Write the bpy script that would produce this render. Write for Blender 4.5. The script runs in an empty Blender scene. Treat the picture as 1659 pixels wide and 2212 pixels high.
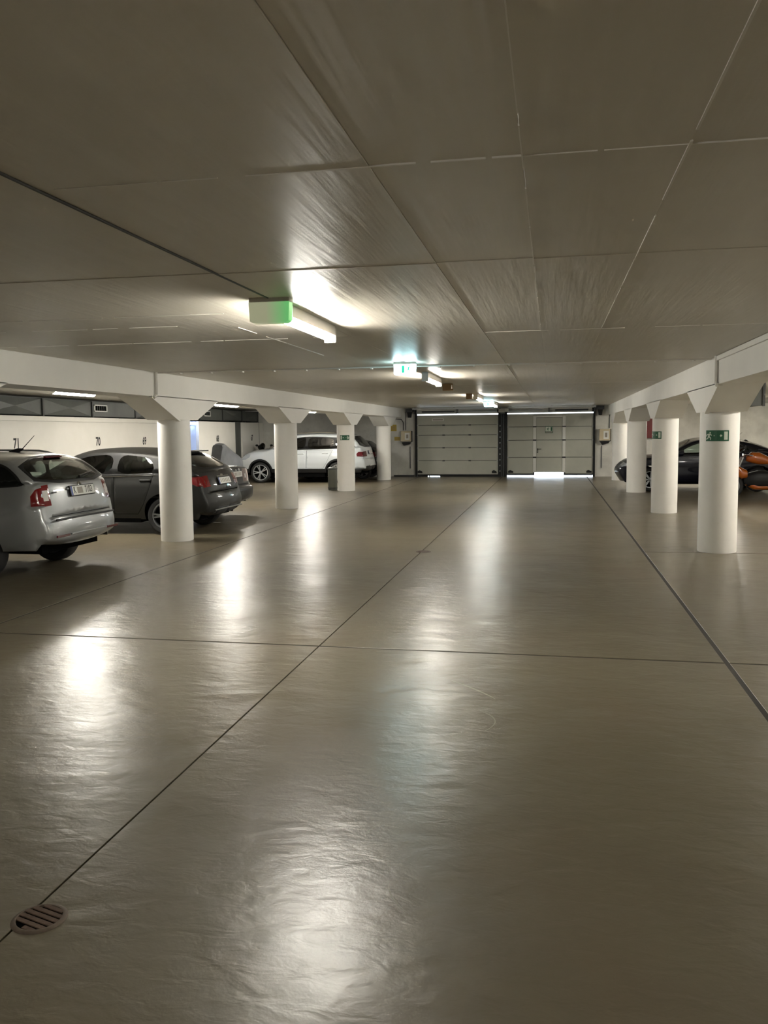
import bpy, bmesh, math, random
import numpy as np
from mathutils import Vector, Matrix
from mathutils.geometry import delaunay_2d_cdt

random.seed(7)
SC = bpy.context.scene
COL = SC.collection

# ------------------------------------------------------------------ camera, world, exposure
EYE = 1.65
cam_data = bpy.data.cameras.new('camera')
cam = bpy.data.objects.new('camera', cam_data)
COL.objects.link(cam)
cam_data.sensor_fit = 'HORIZONTAL'
cam_data.sensor_width = 36.0
cam_data.lens = 36.0 * 1844.49 / 1659.0
cam_data.clip_start = 0.05
YAW, PITCH, ROLL = 0.1946, 0.0930, -0.0102
_f = Vector((-math.sin(YAW) * math.cos(PITCH), math.cos(YAW) * math.cos(PITCH), -math.sin(PITCH)))
_r0 = Vector((math.cos(YAW), math.sin(YAW), 0))
_u0 = _r0.cross(_f)
_r = _r0 * math.cos(ROLL) + _u0 * math.sin(ROLL)
_u = _u0 * math.cos(ROLL) - _r0 * math.sin(ROLL)
cam.matrix_world = Matrix(((_r.x, _u.x, -_f.x, 0), (_r.y, _u.y, -_f.y, 0), (_r.z, _u.z, -_f.z, EYE), (0, 0, 0, 1)))
SC.camera = cam

world = bpy.data.worlds.new('world')
SC.world = world
world.use_nodes = True
_wn = world.node_tree.nodes
_wn['Background'].inputs['Color'].default_value = (0.80, 0.90, 1.0, 1)
_wn['Background'].inputs['Strength'].default_value = 1.2

SC.view_settings.view_transform = 'Standard'
SC.view_settings.look = 'None'
SC.view_settings.gamma = 1.0
SC.view_settings.use_curve_mapping = False
SC.view_settings.exposure = 2.9

LAMP = (1.0, 0.96, 0.875)      # colour of the fluorescent tubes
TUBE_POWER = 30.0             # emission of the lit tubes
BAY_POWER = 22.0              # emission of the wider covers over the bays

# ------------------------------------------------------------------ layout (metres; x across, y along the aisle)
H = 2.53                      # ceiling
XL, XR, RC = -5.758, 2.199, 0.25
YL = [12.43, 18.10, 23.69, 29.26]
YR = [12.13, 17.73, 23.52, 29.23]
WALL = 31.45                  # wall with the garage doors
XWL, XWR, YBACK = -10.91, 7.35, -6.0
SEAM_F = (-4.786, -1.766, 1.227)
SEAM_C = (-1.81, -0.601, -0.1015, 0.41)
SEAM_CY = (2.856, 4.519, 7.723, 11.41)

# ------------------------------------------------------------------ materials
def nodes_of(m):
    m.use_nodes = True
    nt = m.node_tree
    return nt, nt.nodes, nt.links, nt.nodes['Principled BSDF']

def mat(name, col, rough=0.5, metal=0.0, spec=0.5, emit=None, estr=0.0, coat=0.0):
    m = bpy.data.materials.new(name)
    nt, n, l, b = nodes_of(m)
    b.inputs['Base Color'].default_value = (*col, 1)
    b.inputs['Roughness'].default_value = rough
    b.inputs['Metallic'].default_value = metal
    b.inputs['Specular IOR Level'].default_value = spec
    if coat:
        b.inputs['Coat Weight'].default_value = coat
        b.inputs['Coat Roughness'].default_value = 0.04
    if emit:
        b.inputs['Emission Color'].default_value = (*emit, 1)
        b.inputs['Emission Strength'].default_value = estr
    return m

def noise(nt, coord, scale, detail=4, rough=0.55, stretch=None, dist=0.0):
    n, l = nt.nodes, nt.links
    t = n.new('ShaderNodeTexNoise')
    t.inputs['Scale'].default_value = scale
    t.inputs['Detail'].default_value = detail
    t.inputs['Roughness'].default_value = rough
    t.inputs['Distortion'].default_value = dist
    if stretch:
        mp = n.new('ShaderNodeMapping')
        mp.inputs['Scale'].default_value = stretch
        l.new(coord, mp.inputs['Vector'])
        coord = mp.outputs['Vector']
    l.new(coord, t.inputs['Vector'])
    return t.outputs['Fac']

def ramp(nt, fac, p0, c0, p1, c1):
    r = nt.nodes.new('ShaderNodeValToRGB')
    r.color_ramp.elements[0].position = p0
    r.color_ramp.elements[0].color = (*c0, 1) if len(c0) == 3 else c0
    r.color_ramp.elements[1].position = p1
    r.color_ramp.elements[1].color = (*c1, 1) if len(c1) == 3 else c1
    nt.links.new(fac, r.inputs['Fac'])
    return r.outputs['Color']

def mixc(nt, fac, a, b, mode='MIX'):
    m = nt.nodes.new('ShaderNodeMix')
    m.data_type = 'RGBA'
    m.blend_type = mode
    for sock, v in ((m.inputs[0], fac), (m.inputs[6], a), (m.inputs[7], b)):
        if hasattr(v, 'is_output'):
            nt.links.new(v, sock)
        elif isinstance(v, (int, float)):
            sock.default_value = v
        else:
            sock.default_value = (*v, 1)
    return m.outputs[2]

def bump(nt, height, strength, dist, normal=None):
    b = nt.nodes.new('ShaderNodeBump')
    b.inputs['Strength'].default_value = strength
    b.inputs['Distance'].default_value = dist
    nt.links.new(height, b.inputs['Height'])
    if normal is not None:
        nt.links.new(normal, b.inputs['Normal'])
    return b.outputs['Normal']

def g3(v):
    return (v, v, v)

def floor_material():
    m = bpy.data.materials.new('polished_concrete')
    nt, n, l, b = nodes_of(m)
    c = n.new('ShaderNodeTexCoord').outputs['Object']
    big = noise(nt, c, 0.5, 4, 0.5, dist=0.2)
    mid = noise(nt, c, 2.2, 5, 0.55, stretch=(1, 0.8, 1))
    col = ramp(nt, big, 0.30, (0.127, 0.108, 0.069), 0.70, (0.155, 0.134, 0.090))
    col = mixc(nt, ramp(nt, mid, 0.40, g3(0), 0.80, g3(0.5)), col, (0.124, 0.102, 0.066))
    warm = noise(nt, c, 0.8, 3, 0.5, stretch=(1, 0.7, 1))
    col = mixc(nt, ramp(nt, warm, 0.50, g3(0), 0.74, g3(0.45)), col, (0.153, 0.110, 0.070))
    l.new(col, b.inputs['Base Color'])
    rg = ramp(nt, mid, 0.3, g3(0.285), 0.75, g3(0.335))
    l.new(rg, b.inputs['Roughness'])
    b.inputs['Specular IOR Level'].default_value = 0.72
    # slow trowel waves and finer brush ripples
    trowel = noise(nt, c, 1.5, 2, 0.5, stretch=(0.9, 1.15, 1), dist=0.5)
    brush = noise(nt, c, 10.0, 3, 0.5, stretch=(0.75, 1.25, 1), dist=0.5)
    fine = noise(nt, c, 70, 3, 0.6)
    nrm = bump(nt, trowel, 0.36, 0.035)
    nrm = bump(nt, brush, 0.36, 0.009, nrm)
    nrm = bump(nt, fine, 0.22, 0.002, nrm)
    l.new(nrm, b.inputs['Normal'])
    return m

def ceiling_material():
    m = bpy.data.materials.new('painted_formwork_concrete')
    nt, n, l, b = nodes_of(m)
    c = n.new('ShaderNodeTexCoord').outputs['Object']
    streak = noise(nt, c, 7, 5, 0.6, stretch=(1.6, 0.12, 1))
    boards = noise(nt, c, 22, 2, 0.5, stretch=(1.0, 0.05, 1))
    blot = noise(nt, c, 0.7, 4, 0.6)
    col = ramp(nt, blot, 0.3, (0.555, 0.515, 0.435), 0.7, (0.625, 0.585, 0.505))
    col = mixc(nt, ramp(nt, streak, 0.45, g3(0), 0.75, g3(0.4)), col, (0.66, 0.63, 0.57))
    l.new(col, b.inputs['Base Color'])
    b.inputs['Roughness'].default_value = 0.40
    b.inputs['Specular IOR Level'].default_value = 0.5
    nrm = bump(nt, boards, 0.5, 0.006)
    nrm = bump(nt, streak, 0.22, 0.006, nrm)
    nrm = bump(nt, noise(nt, c, 60, 3), 0.15, 0.002, nrm)
    l.new(nrm, b.inputs['Normal'])
    return m

def paint_material(name, c0, c1, rough=0.6, wear=None, scale=1.5):
    m = bpy.data.materials.new(name)
    nt, n, l, b = nodes_of(m)
    c = n.new('ShaderNodeTexCoord').outputs['Object']
    blot = noise(nt, c, scale, 5, 0.6)
    col = ramp(nt, blot, 0.3, c0, 0.7, c1)
    if wear:
        wn = noise(nt, c, 5.0, 6, 0.7)
        col = mixc(nt, ramp(nt, wn, 0.62, g3(0), 0.72, g3(0.6)), col, wear)
    l.new(col, b.inputs['Base Color'])
    b.inputs['Roughness'].default_value = rough
    nrm = bump(nt, noise(nt, c, 35, 4), 0.15, 0.003)
    l.new(nrm, b.inputs['Normal'])
    return m

def glass_material(name, tint, gloss=0.10):
    m = bpy.data.materials.new(name)
    m.use_nodes = True
    nt = m.node_tree
    n, l = nt.nodes, nt.links
    n.clear()
    out = n.new('ShaderNodeOutputMaterial')
    mix = n.new('ShaderNodeMixShader')
    tr = n.new('ShaderNodeBsdfTransparent')
    tr.inputs['Color'].default_value = (*tint, 1)
    gl = n.new('ShaderNodeBsdfGlossy')
    gl.inputs['Roughness'].default_value = 0.02
    fr = n.new('ShaderNodeFresnel')
    fr.inputs['IOR'].default_value = 1.6
    l.new(fr.outputs[0], mix.inputs['Fac'])
    l.new(tr.outputs[0], mix.inputs[1])
    l.new(gl.outputs[0], mix.inputs[2])
    l.new(mix.outputs[0], out.inputs['Surface'])
    return m

def car_paint(name, col, metal=0.0, rough=0.35, flake=0.0):
    m = mat(name, col, rough, metal, 0.2 if max(col) < 0.04 else 0.5, coat=0.3 if max(col) < 0.05 else 0.8)
    return m

M = {}
M['floor'] = floor_material()
M['scratch'] = mat('scratched_polish', (0.36, 0.34, 0.27), 0.45)
M['joint'] = mat('joint_sealant', (0.030, 0.027, 0.022), 0.7)
M['subfloor'] = mat('concrete_base', (0.055, 0.048, 0.038), 0.8)
M['ceiling'] = ceiling_material()
M['ridge'] = mat('paint_ridge', (0.74, 0.71, 0.65), 0.5)
M['white'] = paint_material('white_wall_paint', (0.80, 0.78, 0.72), (0.86, 0.84, 0.785))
M['column'] = paint_material('column_paint', (0.83, 0.815, 0.775), (0.88, 0.865, 0.825), wear=(0.77, 0.745, 0.70))
M['beam'] = paint_material('beam_paint', (0.79, 0.775, 0.73), (0.84, 0.825, 0.78))
M['worn'] = paint_material('worn_wall_paint', (0.50, 0.49, 0.45), (0.66, 0.65, 0.60), wear=(0.36, 0.33, 0.28), scale=2.5)
M['duct'] = paint_material('galvanised_duct', (0.070, 0.076, 0.070), (0.105, 0.112, 0.102), rough=0.5)
M['duct_dark'] = mat('duct_flange', (0.035, 0.037, 0.035), 0.5)
M['black'] = mat('black_plastic', (0.010, 0.010, 0.010), 0.5, spec=0.3)
M['dark'] = mat('dark_void', (0.004, 0.004, 0.004), 1.0, spec=0.0)
M['rubber'] = mat('tyre_rubber', (0.016, 0.016, 0.016), 0.75)
M['steel'] = mat('galvanised_steel', (0.42, 0.43, 0.43), 0.38, 0.8)
M['dsteel'] = mat('dark_steel', (0.06, 0.062, 0.065), 0.45, 0.5)
M['chrome'] = mat('chrome', (0.75, 0.75, 0.74), 0.12, 1.0)
M['alloy'] = mat('alloy_rim', (0.62, 0.63, 0.64), 0.28, 0.85)
M['alloy_dark'] = mat('grey_alloy_rim', (0.28, 0.29, 0.30), 0.32, 0.8)
M['door'] = paint_material('garage_door_panel', (0.40, 0.40, 0.345), (0.45, 0.45, 0.39), rough=0.45)
M['doorframe'] = mat('white_door_profile', (0.66, 0.66, 0.62), 0.4)
M['housing'] = mat('white_lamp_housing', (0.66, 0.64, 0.60), 0.4)
M['cap'] = mat('lamp_end_cap', (0.60, 0.58, 0.54), 0.45)
M['tube'] = mat('lit_tube', (0.9, 0.9, 0.85), 0.4, emit=LAMP, estr=TUBE_POWER)
M['tube_bay'] = mat('lit_bay_tube', (0.9, 0.9, 0.85), 0.4, emit=LAMP, estr=BAY_POWER)
M['tube_off'] = mat('unlit_tube_cover', (0.72, 0.71, 0.66), 0.25)
M['sign_green'] = mat('sign_green', (0.012, 0.10, 0.045), 0.45)
M['sign_white'] = mat('sign_white', (0.62, 0.68, 0.58), 0.5)
M['sign_body'] = mat('sign_housing', (0.62, 0.64, 0.55), 0.35)
M['sign_lit'] = mat('lit_sign_face', (0.9, 0.95, 0.95), 0.4, emit=(0.58, 0.92, 1.0), estr=4.0)
M['sign_lit_green'] = mat('lit_sign_green', (0.05, 0.6, 0.4), 0.4, emit=(0.03, 0.60, 0.36), estr=0.12)
M['sign_glow'] = mat('green_edge_light', (0.2, 0.8, 0.3), 0.4, emit=(0.18, 1.0, 0.25), estr=1.0)
def edge_lit_sign():
    m = bpy.data.materials.new('edge_lit_sign_cover')
    nt, n, l, b = nodes_of(m)
    c = n.new('ShaderNodeTexCoord').outputs['Object']
    sx = n.new('ShaderNodeSeparateXYZ')
    l.new(c, sx.inputs[0])
    mr = n.new('ShaderNodeMapRange')
    mr.inputs['From Min'].default_value = -0.02
    mr.inputs['From Max'].default_value = 0.12
    l.new(sx.outputs['X'], mr.inputs['Value'])
    col = mixc(nt, mr.outputs[0], (0.53, 0.55, 0.36), (0.22, 0.78, 0.26))
    l.new(col, b.inputs['Base Color'])
    l.new(col, b.inputs['Emission Color'])
    b.inputs['Emission Strength'].default_value = 0.062
    b.inputs['Roughness'].default_value = 0.35
    return m
M['sign_cover'] = edge_lit_sign()
M['brown'] = mat('brown_box', (0.30, 0.19, 0.09), 0.5)
M['yellow'] = mat('yellow_sign', (0.42, 0.30, 0.03), 0.5)
M['print'] = mat('black_print', (0.012, 0.012, 0.012), 0.6)
M['paper'] = mat('white_paper', (0.75, 0.75, 0.72), 0.6)
M['cream'] = mat('cream_box', (0.56, 0.48, 0.33), 0.45)
M['blue'] = mat('blue_lit_paint', (0.42, 0.55, 0.90), 0.5)  # bluish lamp light on the wall, put into its base colour
M['cool'] = mat('cool_lamp', (0.9, 0.95, 1), 0.4, emit=(0.62, 0.74, 1.0), estr=5.0)
M['rust'] = paint_material('rusty_iron', (0.060, 0.036, 0.022), (0.125, 0.078, 0.050), rough=0.75, scale=30)
M['drain_rim'] = paint_material('drain_mortar', (0.085, 0.062, 0.044), (0.13, 0.098, 0.072), rough=0.7, scale=20)
M['red'] = mat('fire_red', (0.13, 0.008, 0.008), 0.4)
M['bin'] = paint_material('grey_green_metal', (0.085, 0.09, 0.075), (0.12, 0.125, 0.105), rough=0.5)
M['tarp'] = paint_material('grey_tarpaulin', (0.075, 0.08, 0.088), (0.13, 0.135, 0.145), rough=0.4, scale=4)
M['glass'] = glass_material('car_glass', (0.55, 0.62, 0.58))
M['glass_dark'] = glass_material('tinted_car_glass', (0.10, 0.11, 0.11))
M['seat'] = mat('seat_fabric', (0.022, 0.022, 0.022), 0.8)
M['tail_red'] = mat('tail_light_red', (0.17, 0.005, 0.007), 0.12, coat=1.0)
M['tail_dark'] = mat('tail_light_dark_red', (0.10, 0.006, 0.012), 0.12, coat=1.0)
M['tail_clear'] = mat('reversing_lens', (0.62, 0.60, 0.58), 0.15, coat=1.0)
M['head'] = mat('headlight_lens', (0.34, 0.37, 0.42), 0.08, 0.3, coat=1.0)
M['plate'] = mat('plate_white', (0.66, 0.66, 0.63), 0.4)
M['plate_blue'] = mat('plate_blue_band', (0.04, 0.07, 0.30), 0.4)
M['smudge'] = mat('smudged_print', (0.30, 0.27, 0.23), 0.5)
M['p_silver'] = car_paint('silver_paint', (0.29, 0.30, 0.305), 0.55, 0.36)
M['p_grey'] = car_paint('mountain_grey_paint', (0.017, 0.017, 0.016), 0.0, 0.42)
M['p_dark'] = car_paint('anthracite_paint', (0.007, 0.007, 0.0075), 0.0, 0.42)
M['p_white'] = car_paint('white_paint', (0.46, 0.49, 0.51), 0.0, 0.3)
M['p_black'] = car_paint('black_paint', (0.006, 0.006, 0.009), 0.0, 0.25)
M['p_navy'] = car_paint('black_blue_paint', (0.007, 0.008, 0.016), 0.1, 0.25)
M['p_orange'] = car_paint('orange_paint', (0.36, 0.085, 0.006), 0.0, 0.25)
M['asphalt'] = mat('forecourt_concrete', (0.6, 0.6, 0.58), 0.8)
M['line'] = mat('white_floor_line', (0.62, 0.61, 0.57), 0.5)

# ------------------------------------------------------------------ mesh helpers
class MB:
    """collects simple shapes and links them as one mesh object"""
    def __init__(self):
        self.v, self.f = [], []
    def add(self, vs, fs):
        o = len(self.v)
        self.v += [tuple(p) for p in vs]
        self.f += [tuple(i + o for i in q) for q in fs]
        return self
    def box(self, x0, x1, y0, y1, z0, z1):
        vs = [(x, y, z) for z in (z0, z1) for y in (y0, y1) for x in (x0, x1)]
        return self.add(vs, [(0, 2, 3, 1), (4, 5, 7, 6), (0, 1, 5, 4), (2, 6, 7, 3), (0, 4, 6, 2), (1, 3, 7, 5)])
    def prism(self, poly, axis, a, b):
        n = len(poly)
        def P(p, t):
            return {'x': (t, p[0], p[1]), 'y': (p[0], t, p[1]), 'z': (p[0], p[1], t)}[axis]
        vs = [P(p, a) for p in poly] + [P(p, b) for p in poly]
        fs = [tuple(range(n)), tuple(range(2 * n - 1, n - 1, -1))]
        fs += [(i, n + i, n + (i + 1) % n, (i + 1) % n) for i in range(n)]
        return self.add(vs, fs)
    def cyl(self, p0, p1, r0, r1=None, seg=16, caps=True):
        r1 = r0 if r1 is None else r1
        p0, p1 = Vector(p0), Vector(p1)
        d = (p1 - p0).normalized()
        a = d.orthogonal().normalized()
        b = d.cross(a)
        vs = []
        for p, r in ((p0, r0), (p1, r1)):
            for i in range(seg):
                t = 2 * math.pi * i / seg
                vs.append(p + (a * math.cos(t) + b * math.sin(t)) * r)
        fs = [(i, (i + 1) % seg, seg + (i + 1) % seg, seg + i) for i in range(seg)]
        if caps:
            fs += [tuple(range(seg - 1, -1, -1)), tuple(range(seg, 2 * seg))]
        return self.add(vs, fs)
    def tube(self, pts, r, seg=8):
        pts = [Vector(p) for p in pts]
        vs, fs = [], []
        up = None
        for i, p in enumerate(pts):
            d = (pts[min(i + 1, len(pts) - 1)] - pts[max(i - 1, 0)]).normalized()
            if up is None:
                a = d.orthogonal().normalized()
            else:
                a = (up - d * up.dot(d)).normalized()
            up = a
            b = d.cross(a)
            rr = r[i] if isinstance(r, (list, tuple)) else r
            for k in range(seg):
                t = 2 * math.pi * k / seg
                vs.append(p + (a * math.cos(t) + b * math.sin(t)) * rr)
        for i in range(len(pts) - 1):
            for k in range(seg):
                fs.append((i * seg + k, i * seg + (k + 1) % seg, (i + 1) * seg + (k + 1) % seg, (i + 1) * seg + k))
        fs.append(tuple(range(seg - 1, -1, -1)))
        n = (len(pts) - 1) * seg
        fs.append(tuple(range(n, n + seg)))
        return self.add(vs, fs)
    def lathe(self, prof, c=(0, 0, 0), axis='z', seg=32, closed=False):
        vs, fs = [], []
        n = len(prof)
        for i in range(seg):
            t = 2 * math.pi * i / seg
            for (r, h) in prof:
                x, y = r * math.cos(t), r * math.sin(t)
                p = {'z': (x, y, h), 'y': (x, h, y), 'x': (h, x, y)}[axis]
                vs.append((p[0] + c[0], p[1] + c[1], p[2] + c[2]))
        m = n if closed else n - 1
        for i in range(seg):
            for k in range(m):
                fs.append((i * n + k, ((i + 1) % seg) * n + k, ((i + 1) % seg) * n + (k + 1) % n, i * n + (k + 1) % n))
        return self.add(vs, fs)
    def ellipsoid(self, c, r, seg=20, rings=12):
        prof = []
        vs, fs = [], []
        for i in range(rings + 1):
            a = -math.pi / 2 + math.pi * i / rings
            for k in range(seg):
                t = 2 * math.pi * k / seg
                vs.append((c[0] + r[0] * math.cos(a) * math.cos(t), c[1] + r[1] * math.cos(a) * math.sin(t), c[2] + r[2] * math.sin(a)))
        for i in range(rings):
            for k in range(seg):
                fs.append((i * seg + k, i * seg + (k + 1) % seg, (i + 1) * seg + (k + 1) % seg, (i + 1) * seg + k))
        return self.add(vs, fs)
    def build(self, name, m, parent=None, smooth=False, bevel=0.0, seg=2, matrix=None, recalc=True):
        me = bpy.data.meshes.new(name)
        me.from_pydata(self.v, [], self.f)
        bm = bmesh.new()
        bm.from_mesh(me)
        if recalc:
            bmesh.ops.remove_doubles(bm, verts=bm.verts, dist=1e-5)
            bmesh.ops.recalc_face_normals(bm, faces=bm.faces)
        if bevel:
            es = [e for e in bm.edges if len(e.link_faces) == 2 and e.calc_face_angle(0) > 0.6]
            bmesh.ops.bevel(bm, geom=es, offset=bevel, segments=seg, affect='EDGES', profile=0.5, clamp_overlap=True)
        if matrix is not None:
            bmesh.ops.transform(bm, matrix=matrix, verts=bm.verts)
        bm.to_mesh(me)
        bm.free()
        if smooth:
            me.polygons.foreach_set('use_smooth', [True] * len(me.polygons))
            try:
                me.set_sharp_from_angle(angle=math.radians(38))
            except Exception:
                pass
        me.materials.append(M[m] if isinstance(m, str) else m)
        o = bpy.data.objects.new(name, me)
        COL.objects.link(o)
        if parent is not None:
            o.parent = parent
        return o

def B(*a):
    return MB().box(*a)

def tag(o, label=None, cat=None, group=None, kind=None):
    if label: o['label'] = label
    if cat: o['category'] = cat
    if group: o['group'] = group
    if kind: o['kind'] = kind
    return o

def empty(name, loc=(0, 0, 0), rz=0.0):
    o = bpy.data.objects.new(name, None)
    o.empty_display_size = 0.1
    COL.objects.link(o)
    o.location = loc
    o.rotation_euler = (0, 0, rz)
    return o

def thing(name, label, cat, loc=(0, 0, 0), rz=0.0, group=None):
    return tag(empty(name, loc, rz), label, cat, group)

def share(o, parent, loc=(0, 0, 0)):
    c = o.copy()
    COL.objects.link(c)
    c.parent = parent
    c.location = loc
    return c

def text_obj(name, s, size, m, parent, matrix, squeeze=1.0, depth=0.001, bold=0.0):
    cu = bpy.data.curves.new(name, 'FONT')
    cu.body = s
    cu.size = size
    cu.align_x = 'CENTER'
    cu.align_y = 'CENTER'
    cu.extrude = depth
    cu.offset = bold
    cu.resolution_u = 3
    t = bpy.data.objects.new(name + '_tmp', cu)
    COL.objects.link(t)
    dg = bpy.context.evaluated_depsgraph_get()
    me = bpy.data.meshes.new_from_object(t.evaluated_get(dg))
    bpy.data.objects.remove(t)
    me.name = name
    me.transform(matrix @ Matrix.Diagonal((squeeze, 1, 1, 1)))
    me.materials.clear()
    me.materials.append(M[m])
    o = bpy.data.objects.new(name, me)
    COL.objects.link(o)
    if parent is not None:
        o.parent = parent
    return o

def basis(o, ex, ey, ez):
    ex, ey, ez = Vector(ex), Vector(ey), Vector(ez)
    return Matrix(((ex.x, ey.x, ez.x, o[0]), (ex.y, ey.y, ez.y, o[1]), (ex.z, ey.z, ez.z, o[2]), (0, 0, 0, 1)))

# ------------------------------------------------------------------ floor
fl = B(XWL - 0.9, XWR + 0.3, YBACK - 0.3, WALL + 0.25, -0.25, -0.012).build('floor', 'subfloor')
tag(fl, 'polished grey-beige concrete garage floor', None, None, 'structure')
G = 0.004
fs_y = lambda x: 6.277 - 0.0087 * x
xs = [XWL - 0.9, SEAM_F[0], SEAM_F[1], SEAM_F[2], XWR + 0.3]
gap = [0, 0.012, 0.0045, 0.018, 0]
for i in range(4):
    x0, x1 = xs[i] + gap[i], xs[i + 1] - gap[i + 1]
    cuts = [(lambda x: YBACK - 0.3), fs_y]
    if i == 3:
        cuts.append(lambda x: 11.95)
    cuts.append(lambda x: WALL + 0.25)
    for k in range(len(cuts) - 1):
        a, b = cuts[k], cuts[k + 1]
        g0 = 0.014 if k else 0
        g1 = 0.014 if k < len(cuts) - 2 else 0
        MB().prism([(x0, a(x0) + g0), (x1, a(x1) + g0), (x1, b(x1) - g1), (x0, b(x0) - g1)], 'z', -0.05, 0.0).build('slab', 'floor', fl, bevel=0.0015, seg=1)
B(SEAM_F[2] - 0.018, SEAM_F[2] + 0.018, YBACK, WALL, -0.02, -0.002).build('joint_filler', 'joint', fl)
B(SEAM_F[0] - 0.012, SEAM_F[0] + 0.012, YBACK, WALL, -0.02, -0.002).build('joint_filler', 'joint', fl)
MB().prism([(XWL, fs_y(XWL) - 0.014), (XWR, fs_y(XWR) - 0.014), (XWR, fs_y(XWR) + 0.014), (XWL, fs_y(XWL) + 0.014)], 'z', -0.02, -0.0025).build('joint_filler', 'joint', fl)
B(SEAM_F[2] + 0.02, XWR, 11.936, 11.964, -0.02, -0.0025).build('joint_filler', 'joint', fl)
# scratches ground into the polish
def scratch(pts, w):
    mb = MB()
    vs, fs = [], []
    for i, (x, y) in enumerate(pts):
        a, b = pts[max(0, i - 1)], pts[min(len(pts) - 1, i + 1)]
        d = Vector((b[0] - a[0], b[1] - a[1])).normalized()
        ww = w * math.sin(math.pi * (i + 0.5) / len(pts)) ** 0.5
        for k in (-1, 1):
            vs.append((x - d.y * ww * k, y + d.x * ww * k, 0.0007))
    for i in range(len(pts) - 1):
        fs.append((2 * i, 2 * i + 1, 2 * i + 3, 2 * i + 2))
    mb.add(vs, fs).build('scratch', 'scratch', fl, recalc=False)
def arc_pts(p0, p1, sag, n=14):
    q = []
    dx, dy = p1[0] - p0[0], p1[1] - p0[1]
    for i in range(n + 1):
        t = i / n
        o = sag * 4 * t * (1 - t)
        q.append((p0[0] + dx * t - dy * o, p0[1] + dy * t + dx * o))
    return q
scratch(arc_pts((-0.581, 2.967), (-0.467, 2.755), -0.10), 0.0022)
scratch(arc_pts((-0.646, 5.537), (-0.332, 5.187), 0.03), 0.007)
scratch(arc_pts((-0.749, 3.29), (-0.698, 3.426), 0.02), 0.0022)
scratch(arc_pts((-1.05, 7.35), (-0.826, 7.265), -0.12), 0.006)
scratch(arc_pts((-0.412, 4.95), (-0.358, 4.60), 0.22), 0.003)
# bay lines painted beside the parked cars
for n_, (x0, x1, y0) in enumerate(((-10.4, -5.95, 29.98), (2.6, 7.2, 26.1), (-10.4, -6.1, 14.98))):
    B(x0, x1, y0, y0 + 0.10, 0.0, 0.0015).build('bay_line', 'line', fl)

def drain(name, label, x, y, r):
    d = thing(name, label, 'drain', (x, y, 0), -0.30)
    MB().lathe([(r * 0.86, 0.001), (r * 0.86, 0.006), (r * 0.92, 0.007), (r, 0.004), (r * 1.06, 0.0006)], seg=40).build('frame', 'drain_rim', d, True, recalc=False)
    MB().lathe([(0, 0.001), (r * 0.84, 0.001)], seg=32).build('sump', 'dark', d, recalc=False)
    for k in range(6):
        yy = r * (-0.72 + 0.288 * k)
        hw = math.sqrt(max(0.0, (r * 0.89) ** 2 - yy * yy))
        if k == 0:
            pts = [(-hw * 0.1, yy - r * 0.1), (hw, yy - r * 0.1), (hw, yy + r * 0.105), (-hw * 0.1, yy + r * 0.105)]
        else:
            pts = [(-hw, yy - r * 0.105), (hw, yy - r * 0.105), (hw, yy + r * 0.105), (-hw, yy + r * 0.105)]
        MB().prism(pts, 'z', 0.0015, 0.0062).build('grate_bar', 'rust', d, bevel=0.0012, seg=1)
    return d
drain('floor_drain', 'rusty round floor drain with a broken slotted grate in the near joint', -1.713, 2.505, 0.088)
drain('floor_drain', 'small far floor drain in the centre joint of the aisle', -1.735, 11.59, 0.10)

# ------------------------------------------------------------------ ceiling
ce = B(XWL - 0.9, XWR + 0.3, YBACK - 0.3, WALL + 0.25, H + 0.03, H + 0.28).build('ceiling', 'ceiling')
tag(ce, 'grey-white painted concrete ceiling with formwork seams', None, None, 'structure')
cxs = [XL + RC, SEAM_C[0], SEAM_C[1], SEAM_C[2], SEAM_C[3], XR - RC]
cys = [YBACK - 0.3, SEAM_CY[0], SEAM_CY[1], SEAM_CY[2], SEAM_CY[3], 16.4, 21.0, 25.6, WALL + 0.25]
for k in range(len(cys) - 1):
    for i in range(5):
        dz = [0.0, 0.004, 0.0, 0.003, 0.001][i] + [0.001, 0.0, 0.003, 0.0, 0.0, 0.002, 0.001, 0.0][k]
        gx0 = 0.005 if i == 1 else 0.0004
        gx1 = 0.005 if i == 0 else 0.0004
        gy = 0.0004
        B(cxs[i] + gx0, cxs[i + 1] - gx1, cys[k] + gy, cys[k + 1] - gy, H - dz, H + 0.04).build('slab_panel', 'ceiling', ce, bevel=0.001, seg=1)
B(XWL - 0.9, XL - RC, YBACK, WALL + 0.2, H, H + 0.04).build('slab_panel', 'ceiling', ce)
B(XR + RC, XWR + 0.3, YBACK, WALL + 0.2, H, H + 0.04).build('slab_panel', 'ceiling', ce)
def ridge(x0, y0, x1, y1, w):
    """a broken paint ridge squeezed out along a formwork seam"""
    L_ = math.hypot(x1 - x0, y1 - y0)
    t = 0.0
    mb = MB()
    while t < L_:
        seg = random.uniform(0.15, 0.9)
        e = min(L_, t + seg)
        ax, ay = x0 + (x1 - x0) * t / L_, y0 + (y1 - y0) * t / L_
        bx, by = x0 + (x1 - x0) * e / L_, y0 + (y1 - y0) * e / L_
        ww = w * random.uniform(0.5, 1.2)
        if abs(x1 - x0) > abs(y1 - y0):
            mb.box(ax, bx, ay - ww / 2, ay + ww / 2, H - 0.007, H + 0.01)
        else:
            mb.box(ax - ww / 2, ax + ww / 2, ay, by, H - 0.008, H + 0.01)
        t = e + random.choice([0.02, 0.05, 0.1, 0.25])
    o = mb.build('seam_ridge', 'ridge', ce)
    return o
ridge(-1.75, SEAM_CY[0], 1.9, SEAM_CY[0], 0.008)
ridge(-5.4, SEAM_CY[2], 1.9, SEAM_CY[2], 0.014)
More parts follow.
